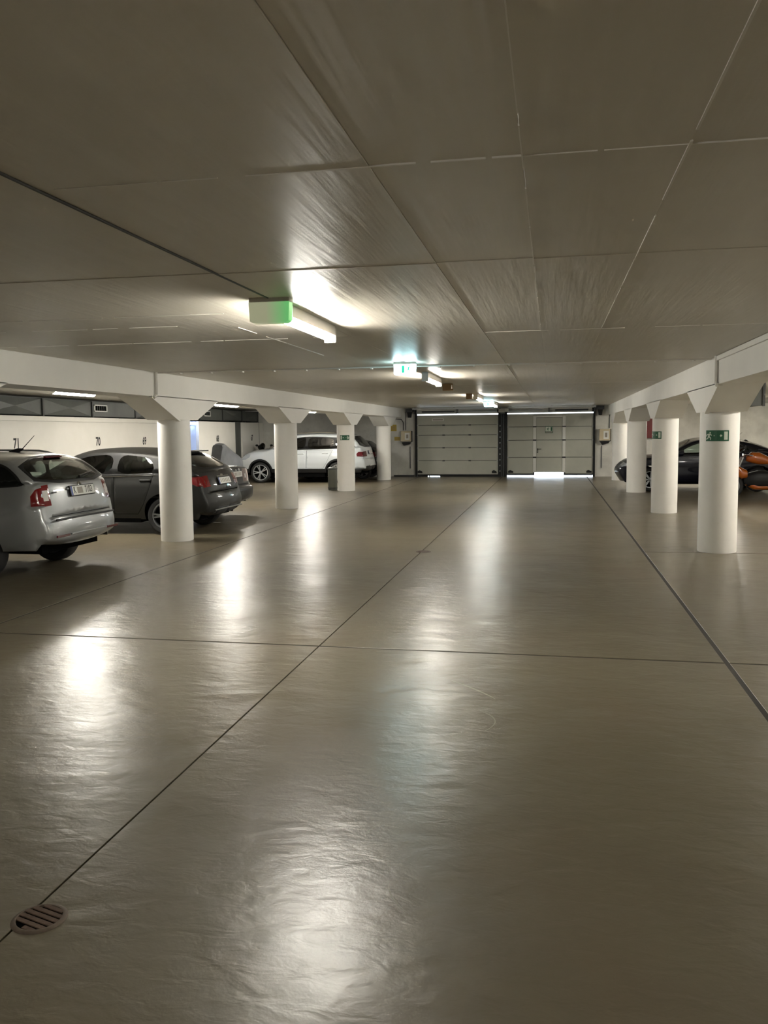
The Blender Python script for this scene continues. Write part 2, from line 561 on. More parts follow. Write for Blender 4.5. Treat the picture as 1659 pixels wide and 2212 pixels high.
ridge(SEAM_C[2], 1.6, SEAM_C[2], 7.7, 0.006)
ridge(SEAM_C[3], 1.6, SEAM_C[3], 7.7, 0.007)
ridge(-2.55, 6.8, -2.55, 9.5, 0.005)
ridge(-4.6, 6.0, -2.2, 6.0, 0.006)
ridge(-4.8, 6.6, -3.0, 6.6, 0.005)

_cc = MB().tube([(SEAM_C[0], YBACK, H - 0.007), (SEAM_C[0], 5.37, H - 0.007)], 0.0075, 8).build('ceiling_cable', 'dsteel', None, True)
tag(_cc, 'thin dark cable along the ceiling leading to the nearest sign box', 'cable')
# expansion joint strip across the ceiling and down the beams
ej = B(XL + RC, XR - RC, 11.38, 11.44, H - 0.016, H - 0.001).build('trim_1', 'ridge')
tag(ej, 'thin metal expansion joint strip across the ceiling', None, None, 'structure')
for k in range(16):
    x = XL + 0.6 + k * 0.46
    B(x - 0.012, x + 0.012, 11.37, 11.45, H - 0.030, H - 0.014).build('clip', 'ridge', ej)

# ------------------------------------------------------------------ walls
LEDGE = 2.075
wl = MB().box(XWL - 0.14, XWL, YBACK, 24.70, -0.02, LEDGE - 0.11).box(XWL - 0.14, XWL, 25.36, 28.52, -0.02, LEDGE - 0.02).box(XWL - 0.14, XWL, 29.22, WALL, -0.02, LEDGE - 0.02)
wl = wl.build('wall_left', 'white')
tag(wl, 'white painted left wall with bay numbers', None, None, 'structure')
B(XWL - 0.14, XWL + 0.012, YBACK, 24.70, LEDGE - 0.105, LEDGE).build('coping', 'white', wl)
B(XWL - 0.80, XWL - 0.70, YBACK, WALL + 0.2, -0.02, H).build('backing_wall', 'duct', wl)
B(XWL - 0.22, XWL - 0.10, 24.70, 25.36, -0.02, LEDGE - 0.02).build('blue_lit_strip', 'blue', wl)  # wall strip under the lamp, its blue light painted in
B(XWL - 0.145, XWL - 0.06, 28.52, 29.22, -0.02, 2.07).build('recess_post', 'duct', wl)
B(XWL - 0.02, XWL + 0.004, 31.0, 31.02, 0, LEDGE).build('corner_gap', 'duct_dark', wl)
for (s, y, z) in (('71', 15.98, 1.487), ('70', 19.24, 1.49), ('69', 21.67, 1.475), ('68', 26.88, 1.49), ('67', 30.2, 1.49)):
    o = text_obj('bay_number', s, 0.29, 'print', wl, basis((XWL + 0.003, y, z), (0, 1, 0), (0, 0, 1), (1, 0, 0)), 0.74, 0.0008, 0.008)
    o['label'] = 'black stencilled bay number ' + s

wr = B(XWR, XWR + 0.2, YBACK, WALL + 0.2, -0.02, H + 0.03).build('wall_right', 'white')
tag(wr, 'white painted right wall behind the parked black car', None, None, 'structure')
wb_ = B(XWL - 0.9, XWR + 0.3, YBACK - 0.2, YBACK, -0.02, H + 0.03).build('wall_back', 'white')
tag(wb_, 'white end wall behind the viewpoint', None, None, 'structure')
# wall with two openings
D1 = (-4.98, -1.86)
D2 = (-1.66, 1.48)
DTOP = 2.30
wf = MB().box(XWL - 0.9, D1[0], WALL, WALL + 0.2, -0.02, H + 0.03).box(D1[1], D2[0], WALL, WALL + 0.2, -0.02, DTOP).box(D2[1], XWR + 0.3, WALL, WALL + 0.2, -0.02, H + 0.03).box(D1[0], D2[1], WALL, WALL + 0.2, DTOP, H + 0.03)
wf = wf.build('wall_far', 'worn')
tag(wf, 'worn grey-white end wall holding the two garage doors', None, None, 'structure')
fc = B(-14, 14, WALL + 0.25, WALL + 14, -0.25, -0.01).build('trim_forecourt', 'asphalt')
tag(fc, 'bright forecourt outside the garage doors', None, None, 'structure')

# ------------------------------------------------------------------ beams with haunches
def beam(name, label, xc, ys, y0, y1):
    zb, zc = 2.19, 1.872
    pts = [(y0, H + 0.02), (y0, zb)]
    for y in ys:
        pts += [(y - 1.22, zb), (y - 0.335, zc), (y + 0.335, zc), (y + 1.22, zb)]
    pts += [(y1, zb), (y1, H + 0.02)]
    pts = [p for p in pts if p[0] <= y1 + 1e-6]
    if pts[-1][0] < y1: pts += [(y1, H + 0.02)]
    return pts
def beam_mesh(name, label, xa, xb, ys, y0, y1, end_z=None):
    zb, zc = 2.19, 1.872
    mb = MB()
    # split in convex pieces: straight run and one haunch per column
    mb.box(xa, xb, y0, y1, zb, H + 0.02)
    for y in ys:
        yb = min(y + 1.22, y1)
        q = [(y - 1.22, zb + 0.001), (y - 0.335, zc), (y + 0.335, zc), (yb, zb + 0.001 if yb == y + 1.22 else zc + (zb - zc) * (yb - y - 0.335) / 0.885), (yb, zb + 0.01), (y - 1.22, zb + 0.01)]
        mb.prism(q, 'x', xa, xb)
    o = mb.build(name, 'beam', None)
    tag(o, label, None, None, 'structure')
    return o
YL0, YR0 = 6.76, 6.45
bl1 = beam_mesh('trim_beam_left', 'white concrete beam with haunches over the left columns', XL - RC - 0.02, XL + RC, [y for y in YL], 11.36, WALL)
bl2 = beam_mesh('trim_beam_left', 'near white concrete beam over the silver estate car', XL - RC - 0.02, XL + RC - 0.012, [1.2, YL0], YBACK, 11.33)
br1 = beam_mesh('trim_beam_right', 'white concrete beam with haunches over the right columns', XR - RC, XR + RC + 0.02, [y for y in YR], 11.02, WALL)
br2 = beam_mesh('trim_beam_right', 'near white concrete beam at the right edge', XR - RC + 0.012, XR + RC + 0.02, [0.9, YR0], YBACK, 10.99)
B(XR - RC - 0.015, XR - RC + 0.02, YBACK, 10.98, H - 0.06, H - 0.006).build('ledge', 'beam', br2)
# groove covers of the expansion joint, running down the beam faces and along the haunch
def strip(parent, x0, x1, pts, w):
    mb = MB()
    for (ya, za), (yb, zb) in zip(pts[:-1], pts[1:]):
        mb.tube([(x0, ya, za), (x0, yb, zb)], w, 6)
    mb.build('joint_conduit', 'beam', parent, True)
strip(bl1, XL + RC + 0.012, 0, [(11.345, H), (11.345, 2.21), (11.25, 2.17)], 0.022)
strip(br1, XR - RC - 0.012, 0, [(11.005, H), (11.005, 2.21), (10.92, 2.17)], 0.022)
B(XL - RC, XL + RC, 11.33, 11.36, 2.192, H).build('joint_gap', 'beam', bl1)
B(XR - RC + 0.013, XR + RC, 10.99, 11.02, 2.192, H).build('joint_gap', 'beam', br1)
# raised edge strips along the near haunches
for par, xe, y in ((bl1, XL + RC, YL[0]), (br1, XR - RC, YR[0])):
    sx = 1 if xe < 0 else -1
    MB().prism([(y - 1.20, 2.182), (y - 0.30, 1.860), (y - 0.335, 1.845), (y - 1.235, 2.168)], 'x', xe - sx * 0.05, xe + sx * 0.006).build('haunch_edge', 'beam', par)

# ------------------------------------------------------------------ columns
def column(label, x, y, seg=40):
    c = tag(empty('round_column', (x, y, 0)), label, 'column', 'round concrete columns')
    MB().lathe([(0, 0.0), (RC - 0.004, 0.0), (RC, 0.012), (RC, 1.874), (0, 1.874)], seg=seg).build('shaft', 'column', c, True)
    return c
lab_l = ['round white column between the silver and the grey car, nearest on the left',
         'second round white column on the left, in front of the white SUV bonnet',
         'round white column with a small green exit sign, beside the grey litter bin',
         'farthest round white column on the left, next to the garage door']
lab_r = ['large round white column nearest on the right, with a wide green exit sign',
         'second round white column on the right, green exit sign wrapped on its left side',
         'third round white column on the right, in front of the black car bonnet',
         'farthest pale column on the right, beside the right garage door']
for i, y in enumerate(YL):
    column(lab_l[i], XL, y)
for i, y in enumerate(YR[:3]):
    column(lab_r[i], XR, y)
_c = tag(empty('round_column', (XR, YR[3], 0)), lab_r[3], 'column', 'round concrete columns')
MB().lathe([(0, 0.0), (RC, 0.0), (RC, 1.874), (0, 1.874)], seg=40).build('shaft', 'column', _c, True)
column('round white column outside the left edge of the picture', XL, YL0)
column('round white column outside the right edge of the picture', XR, YR0)

# ------------------------------------------------------------------ exit signs on the columns
def man(k, x0, y0, s, mirror=1):
    """running figure, polygons in sign plane; returns list of polygons"""
    def q(pts): return [(x0 + mirror * px * s, y0 + py * s) for px, py in pts]
    head = [(0.12 + 0.10 * math.cos(t), 0.86 + 0.10 * math.sin(t)) for t in [i * math.pi / 4 for i in range(8)]]
    torso = [(-0.12, 0.74), (0.12, 0.74), (0.04, 0.36), (-0.16, 0.36)]
    arm1 = [(0.10, 0.74), (0.36, 0.56), (0.32, 0.49), (0.04, 0.64)]
    arm2 = [(-0.10, 0.74), (-0.36, 0.62), (-0.44, 0.40), (-0.36, 0.38), (-0.28, 0.55), (-0.06, 0.64)]
    leg1 = [(-0.06, 0.42), (0.06, 0.40), (0.26, 0.20), (0.22, -0.06), (0.13, -0.05), (0.15, 0.15), (-0.06, 0.30)]
    leg2 = [(-0.16, 0.40), (-0.02, 0.36), (-0.16, 0.10), (-0.46, 0.00), (-0.48, 0.09), (-0.24, 0.17)]
    return [q(p) for p in (head, torso, arm1, arm2, leg1, leg2)]

def column_sign(label, cx, cy, ang, z, w, h, mirror=1):
    """curved-back sign on a column; ang = direction (in plan) of its centre from the column axis"""
    s = thing('exit_sign', label, 'exit sign', (cx + RC * math.cos(ang), cy + RC * math.sin(ang), z), ang + math.pi / 2)
    # local: x right as read from outside, -y out of the column
    n = 8
    def curved(x0, x1, z0, z1, off, th, name, m):
        mb = MB()
        vs = []
        for off_ in (off, off + th):
            for i in range(n + 1):
                a = (x0 + (x1 - x0) * i / n) / RC
                for zz in (z0, z1):
                    vs.append(((RC + off_) * math.sin(a), RC - (RC + off_) * math.cos(a), zz))
        fs = []
        st = 2 * (n + 1)
        for i in range(n):
            a, b, c, d = 2 * i, 2 * i + 1, 2 * i + 3, 2 * i + 2
            fs += [(a, b, c, d), (st + a, st + d, st + c, st + b), (a, d, st + d, st + a), (b, st + b, st + c, c)]
        fs += [(0, st, st + 1, 1), (2 * n, 2 * n + 1, st + 2 * n + 1, st + 2 * n)]
        mb.add(vs, fs)
        return mb.build(name, m, s)
    curved(-w / 2, w / 2, -h / 2, h / 2, 0.0005, 0.004, 'board', 'sign_green')
    k = mirror
    lo, hi = sorted((k * w * 0.29, k * w * 0.44))
    curved(lo, hi, -h * 0.38, h * 0.38, 0.0048, 0.0008, 'door_pictogram', 'sign_white')
    def flat(polys, name):
        mb = MB()
        for p in polys:
            m_ = len(p)
            vs = []
            for off_ in (0.0048, 0.0056):
                for (px, pz) in p:
                    a = px / RC
                    vs.append(((RC + off_) * math.sin(a), RC - (RC + off_) * math.cos(a), pz))
            fs = [tuple(range(m_)), tuple(range(2 * m_ - 1, m_ - 1, -1))] + [(i, (i + 1) % m_, m_ + (i + 1) % m_, m_ + i) for i in range(m_)]
            mb.add(vs, fs)
        mb.build(name, 'sign_white', s)
    flat(man(k, -k * w * 0.34, -h * 0.36, h * 0.74, k), 'running_figure')
    def arrow(x0, x1):
        t = h * 0.05
        return [[(x0, -t), (x1 - k * h * 0.16, -t), (x1 - k * h * 0.16, -h * 0.13), (x1, 0), (x1 - k * h * 0.16, h * 0.13), (x1 - k * h * 0.16, t), (x0, t)]]
    flat(arrow(-k * w * 0.14, k * w * 0.22), 'arrow')
    return s

column_sign('wide green exit sign on the nearest right column', XR, YR[0], math.radians(-107), 1.562, 0.295, 0.142)
column_sign('small green exit sign on the left flank of the second right column', XR, YR[1], math.radians(-148), 1.542, 0.30, 0.145)
column_sign('small green exit sign on a left column above the litter bin', XL, YL[2], math.radians(-83), 1.512, 0.27, 0.145, -1)

# ------------------------------------------------------------------ lamps
def tube_lamp(name, label, x, y0, y1, lit=True, ztop=H, m='tube', caps=True, r=0.021):
    t = thing(name, label, 'lamp', (x, y0, ztop))
    Ln = y1 - y0
    B(-0.045, 0.045, 0.0, Ln, -0.085, -0.003).build('housing', 'housing', t, bevel=0.006)
    MB().cyl((0, 0.02, -0.112), (0, Ln - 0.02, -0.112), r, seg=14).build('tube', m if lit else 'tube_off', t, True)
    for yy in (0.0, Ln):
        mb = B(-0.05, 0.05, yy - 0.012, yy + 0.012, -0.142, -0.002)
        mb.build('end_cap', 'cap', t, bevel=0.008)
    return t
tube_lamp('tube_lamp', 'nearest lit ceiling tube lamp, behind the green-tinted sign box', -1.80, 5.50, 6.92)
tube_lamp('tube_lamp', 'second lit ceiling tube lamp, behind the glowing exit sign', -1.84, 12.56, 14.10)
tube_lamp('tube_lamp', 'third lit ceiling tube lamp along the aisle, behind a brown box', -1.76, 20.15, 21.6)
tube_lamp('tube_lamp', 'farthest lit ceiling tube lamp, close to the garage doors', -1.74, 25.7, 27.1)
tube_lamp('tube_lamp', 'added ceiling tube lamp behind the viewpoint', -1.80, -1.6, -0.15)  # unseen lamp added to brighten the near floor and ceiling

def bay_lamp(label, x, y0, y1, y2, lit_first):
    """a long batten with two covers, one lit and one dark"""
    t = thing('bay_lamp', label, 'lamp', (x, y0, H))
    Ln = y2 - y0
    B(-0.03, 0.03, 0.0, Ln, -0.18, -0.12).build('trunking', 'housing', t)
    for yy in (0.25, Ln / 2, Ln - 0.25):
        B(-0.012, 0.012, yy - 0.012, yy + 0.012, -0.125, -0.002).build('hanger', 'steel', t)
    for k, (a, b) in enumerate(((0.0, y1 - y0), (y1 - y0, Ln))):
        lit = (k == 0) == lit_first
        prof = [(0.07 * math.cos(q), -0.175 + 0.07 * math.sin(q) * 1.15) for q in [math.pi + i * math.pi / 10 for i in range(11)]]
        MB().prism(prof, 'y', a + 0.02, b - 0.02).build('cover', 'tube_bay' if lit else 'tube_off', t, True)
    return t
bay_lamp('long bay lamp over the silver car, its far half lit', -7.38, 9.3, 11.76, 12.92, False)
bay_lamp('long bay lamp over the dark cars on the left, its near half lit', -7.38, 18.15, 19.40, 20.95, True)
bay_lamp('bay lamp above the white SUV, behind the beam', -7.38, 25.0, 26.2, 27.6, True)
bay_lamp('bay lamp in the right bay, behind the nearest right column', 5.2, 10.6, 11.9, 13.2, True)
bay_lamp('bay lamp in the right bay in front of the black car', 5.2, 16.2, 17.5, 23.6, True)
bay_lamp('bay lamp far back in the right bay', 5.2, 27.0, 28.4, 29.6, True)

bay_lamp('added bay lamp in the right bay outside the right edge of the picture', 5.2, 3.2, 4.4, 5.6, True)  # unseen lamp added to light the near right side
# lit emergency signs hanging on the ceiling
def ceiling_sign(label, x, y, lit, w=0.275, h=0.165):
    s = thing('ceiling_exit_sign', label, 'exit sign', (x, y, H))
    B(-w / 2, w / 2, -0.045, 0.045, -0.032, -0.003).build('mounting_plate', 'cap', s, bevel=0.004)
    poly = [(-w / 2, -0.033), (w / 2, -0.033), (w / 2 - 0.006, -h + 0.012), (w / 2 - 0.03, -h), (-w / 2 + 0.03, -h), (-w / 2 + 0.006, -h + 0.012)]
    if lit:
        MB().prism(poly, 'y', -0.040, 0.040).build('light_box', 'sign_lit', s)
        f = B(-0.035, 0.0, -0.044, -0.041, -h + 0.025, -0.045).build('door_pictogram', 'sign_lit_green', s)
        mb = MB()
        for p in man(1, 0.055, -h + 0.035, 0.085):
            mb.prism(p, 'y', -0.044, -0.041)
        mb.build('running_figure', 'sign_lit_green', s)
    else:
        MB().prism(poly, 'y', -0.045, 0.03).build('light_box', 'sign_cover', s)
        B(w / 2 - 0.016, w / 2 - 0.004, 0.031, 0.040, -h + 0.02, -0.036).build('green_edge_light', 'sign_glow', s)
        B(-w / 2 + 0.02, w / 2 - 0.02, 0.0305, 0.036, -h + 0.02, -0.04).build('lit_face', 'sign_glow', s)
    return s
ceiling_sign('ceiling sign box with green glow at its right edge, nearest to the viewer', -1.805, 5.42, False)
ceiling_sign('glowing exit sign box on the ceiling in front of the second lamp', -1.825, 10.72, True)
ceiling_sign('small glowing exit sign far back near the garage doors', -1.825, 25.2, True)
def brown_box(label, x, y, w=0.19):
    s = thing('unlit_sign_box', label, 'junction box', (x, y, H))  # back of an unlit exit sign that faces away
    B(-w / 2, w / 2, -0.05, 0.05, -0.13, -0.002).build('case', 'brown', s, bevel=0.008)
    B(w / 2 - 0.03, w / 2 - 0.01, -0.054, -0.049, -0.10, -0.03).build('glint', 'chrome', s)  # chrome piece standing in for the reflection on the box
brown_box('brown back of an unlit exit sign with a shiny latch beyond the second lamp', -1.885, 15.75)
brown_box('small brown back of an unlit exit sign left of the third lamp', -1.90, 20.02, 0.14)

# ------------------------------------------------------------------ duct on the left wall
du = thing('air_duct', 'dark grey sheet metal air duct above the left wall', 'duct', (XWL - 0.16, 0, LEDGE + 0.005))
segs = [13.0, 15.1, 17.2, 19.28, 21.49, 23.6, 25.8, 27.73, 29.6, 31.3]
for a, b in zip(segs[:-1], segs[1:]):
    z0, z1, d = 0.03, 0.385, 0.0
    cy, cz = (a + b) / 2, (z0 + z1) / 2
    mb = MB()
    f = [(d, a + 0.03, z0), (d, b - 0.03, z0), (d, b - 0.03, z1), (d, a + 0.03, z1), (d + 0.055, cy, cz)]
    g = [(-0.45, a + 0.03, z0), (-0.45, b - 0.03, z0), (-0.45, b - 0.03, z1), (-0.45, a + 0.03, z1)]
    plain = abs(a - 19.28) < 0.1 or abs(a - 25.8) < 0.1
    if plain:
        mb.box(-0.45, 0.012, a + 0.03, b - 0.03, z0, z1)
    else:
        mb.add(f + g, [(0, 1, 4), (1, 2, 4), (2, 3, 4), (3, 0, 4), (0, 5, 6, 1), (1, 6, 7, 2), (2, 7, 8, 3), (3, 8, 5, 0), (5, 8, 7, 6)])
    mb.build('duct_segment', 'duct', du)
    B(-0.46, 0.035, b - 0.028, b + 0.028, 0.005, 0.40).build('flange', 'duct_dark', du)
def vent(label, y0, y1):
    v = thing('vent_grille', label, 'vent', (XWL - 0.146, (y0 + y1) / 2, 2.23))
    w, h = (y1 - y0) / 2, 0.17
    B(0.0, 0.012, -w + 0.03, w - 0.03, 0.025, h - 0.025).build('core', 'dark', v)
    for (a, b, c, d) in ((-w, w, 0, 0.025), (-w, w, h - 0.025, h), (-w, -w + 0.035, 0, h), (w - 0.035, w, 0, h)):
        B(0, 0.022, a, b, c, d).build('frame_bar', 'doorframe', v)
    for k in range(6):
        yy = -w + 0.06 + k * (2 * w - 0.12) / 5
        B(0.012, 0.018, yy - 0.008, yy + 0.008, 0.025, h - 0.025).build('slat', 'duct', v)
vent('white-framed vent grille on the duct left of the nearest left column', 19.35, 19.98)
vent('white-framed vent grille on the duct right of the nearest left column', 26.13, 26.66)
cl = thing('bulkhead_lamp', 'cool white wall lamp glowing over a wall strip coloured with its bluish light', 'lamp', (XWL - 0.05, 24.95, 1.97))
B(-0.06, 0.0, -0.22, 0.28, -0.03, 0.06).build('base', 'housing', cl)
B(0.0, 0.05, -0.2, 0.26, -0.02, 0.05).build('diffuser', 'cool', cl, bevel=0.015)

# sheet metal box beside the right beam
rb = thing('air_duct', 'grey metal duct end hanging beside the nearest right column head', 'duct', (2.72, 13.6, 1.99))
B(0.0, 0.34, 0.0, 2.2, 0.0, 0.52).build('duct_segment', 'duct', rb)
B(0.335, 0.37, -0.02, 0.02, -0.01, 0.53).build('flange', 'duct_dark', rb)

# ------------------------------------------------------------------ garage doors
YD = WALL - 0.06              # inner face of the door leaves
def door_common(d, x0, x1, y):
    for x in (x0 - 0.075, x1 + 0.005):
        B(x, x + 0.07, y - 0.05, y + 0.06, 0.0, DTOP + 0.02).build('vertical_track', 'black', d)
d1 = tag(empty('door_1', (0, 0, 0)), 'left sectional garage door of five plain panels', None, None, 'structure')
d1x = (-4.90, -1.93)
zs = [0.075, 0.584, 1.061, 1.527, 1.89, 2.255]
def panel(d, x0, x1, z0, z1, m='door', name='panel', t=0.045):
    o = MB()
    g = 0.007
    n = 3
    o.box(x0, x1, YD, YD + t, z0 + g, z1 - g)
    p = o.build(name, m, d, bevel=0.005)
    hgt = (z1 - z0)
    for k in range(1, n):
        zz = z0 + hgt * k / n
        B(x0 + 0.01, x1 - 0.01, YD - 0.0015, YD + 0.002, zz - 0.004, zz + 0.004).build('groove', m, p)
    return p
for a, b in zip(zs[:-1], zs[1:]):
    panel(d1, d1x[0], d1x[1], a, b)
B(D1[0] - 0.0, D1[1] + 0.0, YD + 0.046, YD + 0.058, 0.06, 2.258).build('light_seal', 'black', d1)  # black sheet added behind the panels to stop daylight leaks
door_common(d1, d1x[0], d1x[1], YD)
def hinges(d, xs_, zs_):
    for z in zs_:
        for x in xs_:
            B(x - 0.045, x + 0.045, YD - 0.014, YD - 0.001, z - 0.022, z + 0.022).build('hinge', 'dsteel', d, bevel=0.004)
hinges(d1, (-3.92, -2.96), zs[1:-1])
def rollers(d, xs_, zs_):
    for z in zs_:
        for x in xs_:
            MB().cyl((x, YD - 0.035, z), (x, YD - 0.005, z), 0.028, seg=12).build('roller', 'steel', d, True)
rollers(d1, (-4.88, -1.95), zs[1:-1])
for x in (-4.80, -2.06):
    MB().prism([(x - 0.09, 0.13), (x + 0.09, 0.13), (x + 0.07, 0.20), (x - 0.02, 0.235), (x - 0.09, 0.21)], 'y', YD - 0.03, YD - 0.002).build('bottom_bracket', 'black', d1)
# rubber sill with a worn-through spot that lets daylight in
B(d1x[0], -4.52, YD, YD + 0.04, 0.0, 0.075).build('sill_seal', 'black', d1)
B(-4.47, -4.44, YD, YD + 0.04, 0.0, 0.075).build('sill_seal', 'black', d1)
B(-4.44, -4.06, YD, YD + 0.04, 0.028, 0.075).build('sill_seal', 'black', d1)
B(-4.06, d1x[1], YD, YD + 0.04, 0.0, 0.075).build('sill_seal', 'black', d1)
B(-4.52, -4.47, YD, YD + 0.04, 0.03, 0.075).build('sill_seal', 'black', d1)
s = B(-4.345, -3.915, YD - 0.008, YD - 0.001, 2.045, 2.135).build('name_plate', 'paper', d1)
B(-4.32, -3.94, YD - 0.0095, YD - 0.008, 2.068, 2.112).build('plate_print', 'smudge', s)

d2 = tag(empty('door_2', (0, 0, 0)), 'right sectional garage door with a wicket door and daylight below', None, None, 'structure')
d2x = (-1.60, 1.43)
wx = (-0.56, 0.36)
wz = [0.15, 0.694, 1.314, 1.798, 2.12]
for a, b in zip([0.10, 0.694, 1.314, 1.798], [0.694, 1.314, 1.798, 2.262]):
    panel(d2, d2x[0], wx[0] - 0.115, a, b)
    panel(d2, wx[1] + 0.115, d2x[1], a, b)
panel(d2, wx[0] - 0.115, wx[1] + 0.115, 2.19, 2.262, 'door')
for a, b in zip(wz[:-1], wz[1:]):
    panel(d2, wx[0], wx[1], a, b, 'door', 'wicket_panel')
for a, b in zip([0.15, 0.72, 1.34, 1.82], [0.67, 1.29, 1.775, 2.19]):
    for x in (wx[0] - 0.113, wx[1] + 0.003):
        B(x, x + 0.11, YD - 0.018, YD + 0.045, a, b).build('wicket_frame', 'doorframe', d2, bevel=0.004)
for z in (0.694, 1.314, 1.798):
    for x in (wx[0] - 0.113, wx[1] + 0.003):
        B(x - 0.005, x + 0.115, YD - 0.022, YD - 0.003, z - 0.02, z + 0.02).build('hinge', 'dsteel', d2)
B(wx[0] - 0.0, wx[1] + 0.0, YD - 0.018, YD + 0.045, 2.125, 2.19).build('wicket_frame', 'doorframe', d2, bevel=0.004)
B(-0.32, 0.10, YD - 0.06, YD - 0.018, 2.13, 2.175).build('door_closer', 'doorframe', d2, bevel=0.005)
hd = B(-0.53, -0.50, YD - 0.035, YD - 0.001, 0.93, 1.02).build('door_handle', 'black', d2)
B(-0.53, -0.38, YD - 0.06, YD - 0.035, 0.985, 1.005).build('lever', 'black', hd, bevel=0.004)
MB().cyl((-0.515, YD - 0.02, 0.885), (-0.515, YD - 0.001, 0.885), 0.024, seg=12).build('lock', 'black', d2)
sg = B(-0.25, 0.03, YD - 0.008, YD - 0.001, 1.565, 1.80).build('wicket_sign', 'sign_green', d2)
MB().prism([(-0.235, 1.63), (0.015, 1.63), (0.015, 1.785), (-0.235, 1.785)], 'y', YD - 0.0095, YD - 0.008).build('sign_field', 'sign_white', sg)
mb = MB()
mb.box(-0.055, 0.0, YD - 0.011, YD - 0.0095, 1.64, 1.775)
for p in man(1, -0.15, 1.65, 0.12):
    mb.prism(p, 'y', YD - 0.011, YD - 0.0095)
mb.build('sign_print', 'sign_green', sg)
B(-0.235, 0.015, YD - 0.0095, YD - 0.008, 1.58, 1.615).build('sign_caption', 'smudge', sg)
door_common(d2, d2x[0], d2x[1], YD)
rollers(d2, (-1.58, 1.41), (0.694, 1.314, 1.798))
for x in (-1.47, 1.30):
    MB().prism([(x - 0.09, 0.14), (x + 0.09, 0.14), (x + 0.09, 0.20), (x - 0.02, 0.235), (x - 0.09, 0.21)], 'y', YD - 0.03, YD - 0.002).build('bottom_bracket', 'black', d2)
B(d2x[0], wx[0] - 0.06, YD, YD + 0.04, 0.055, 0.10).build('sill_seal', 'black', d2)
B(wx[1] + 0.06, d2x[1], YD, YD + 0.04, 0.055, 0.10).build('sill_seal', 'black', d2)

B(D2[0], wx[0] - 0.06, YD + 0.046, YD + 0.058, 0.06, 2.262).build('light_seal', 'black', d2)  # black sheets added behind panels and wicket to block stray daylight
B(wx[0] - 0.06, wx[1] + 0.06, YD + 0.046, YD + 0.058, 0.155, 2.262).build('light_seal', 'black', d2)
B(wx[1] + 0.06, D2[1], YD + 0.046, YD + 0.058, 0.06, 2.262).build('light_seal', 'black', d2)
# post between the doors
cp = thing('centre_post', 'dark steel post with a row of shiny rollers between the two garage doors', 'post', (-1.765, YD, 0))
B(-0.085, 0.085, -0.03, 0.05, 0, 2.27).build('post_web', 'dsteel', cp)
for x in (-0.085, -0.02, 0.055):
    B(x, x + 0.03, -0.07, -0.03, 0, 2.27).build('post_flange', 'black', cp)
for k in range(9):
    z = 0.18 + k * 0.205
    B(-0.105, -0.075, -0.085, -0.06, z, z + 0.045).build('bolt_plate', 'steel', cp)
# torsion spring shaft above the doors
sh = thing('spring_shaft', 'torsion spring shaft with brackets above the garage doors', 'door gear', (0, YD - 0.16, 2.38))
MB().cyl((-5.02, 0, 0), (1.50, 0, 0), 0.014, seg=10).build('shaft', 'steel', sh, True)
for (a, b, m_) in ((-3.3, -1.95, 'steel'), (-4.7, -3.5, 'dsteel'), (-1.55, -0.35, 'steel'), (0.1, 1.25, 'dsteel')):
    MB().cyl((a, 0, 0), (b, 0, 0), 0.034, seg=16).build('spring', m_, sh, True)
for x in (-4.98, -3.4, -1.86, -1.66, -0.12, 1.47):
    B(x - 0.02, x + 0.02, -0.05, 0.2, -0.07, 0.09).build('bracket', 'dsteel', sh)
for x in (-4.93, -1.92, -1.60, 1.41):
    MB().cyl((x - 0.03, 0, 0), (x + 0.03, 0, 0), 0.065, seg=20).build('cable_drum', 'black', sh, True)
mo = thing('door_drive', 'white motor box in the middle above the garage doors', 'motor', (-1.72, YD - 0.38, 2.32))
B(-0.17, 0.03, -0.10, 0.08, 0.0, 0.13).build('case', 'housing', mo, bevel=0.01)
B(0.04, 0.19, -0.10, 0.08, 0.02, 0.14).build('gear_case', 'doorframe', mo, bevel=0.01)
for (lab, xa, xb) in (('left ceiling rail in front of the garage doors', -5.0, -1.95), ('right ceiling rail in front of the garage doors', -1.55, 1.5)):
    r_ = thing('door_rail', lab, 'rail', ((xa + xb) / 2, YD - 0.5, 2.455))
    w = (xb - xa) / 2
    B(-w, w, -0.03, 0.03, 0.0, 0.07).build('rail', 'steel', r_)
    for x in (-w + 0.1, 0, w - 0.1):
        B(x - 0.03, x + 0.03, -0.04, 0.04, 0.06, 0.074).build('rail_clip', 'dsteel', r_)

# grey side cheeks above both ends of the doors
for lab, x in (('dark spring bracket cluster at the top left corner of the doors', -5.18), ('dark spring bracket cluster at the top right corner of the doors', 1.66)):
    q = thing('corner_bracket', lab, 'bracket', (x, YD - 0.02, 2.18))
    B(-0.14, 0.14, -0.10, 0.05, 0.20, 0.33).build('plate', 'dsteel', q)
    MB().prism([(-0.05, 0.0), (0.06, 0.0), (0.09, 0.2), (-0.08, 0.2)], 'y', -0.09, 0.04).build('gusset', 'black', q)

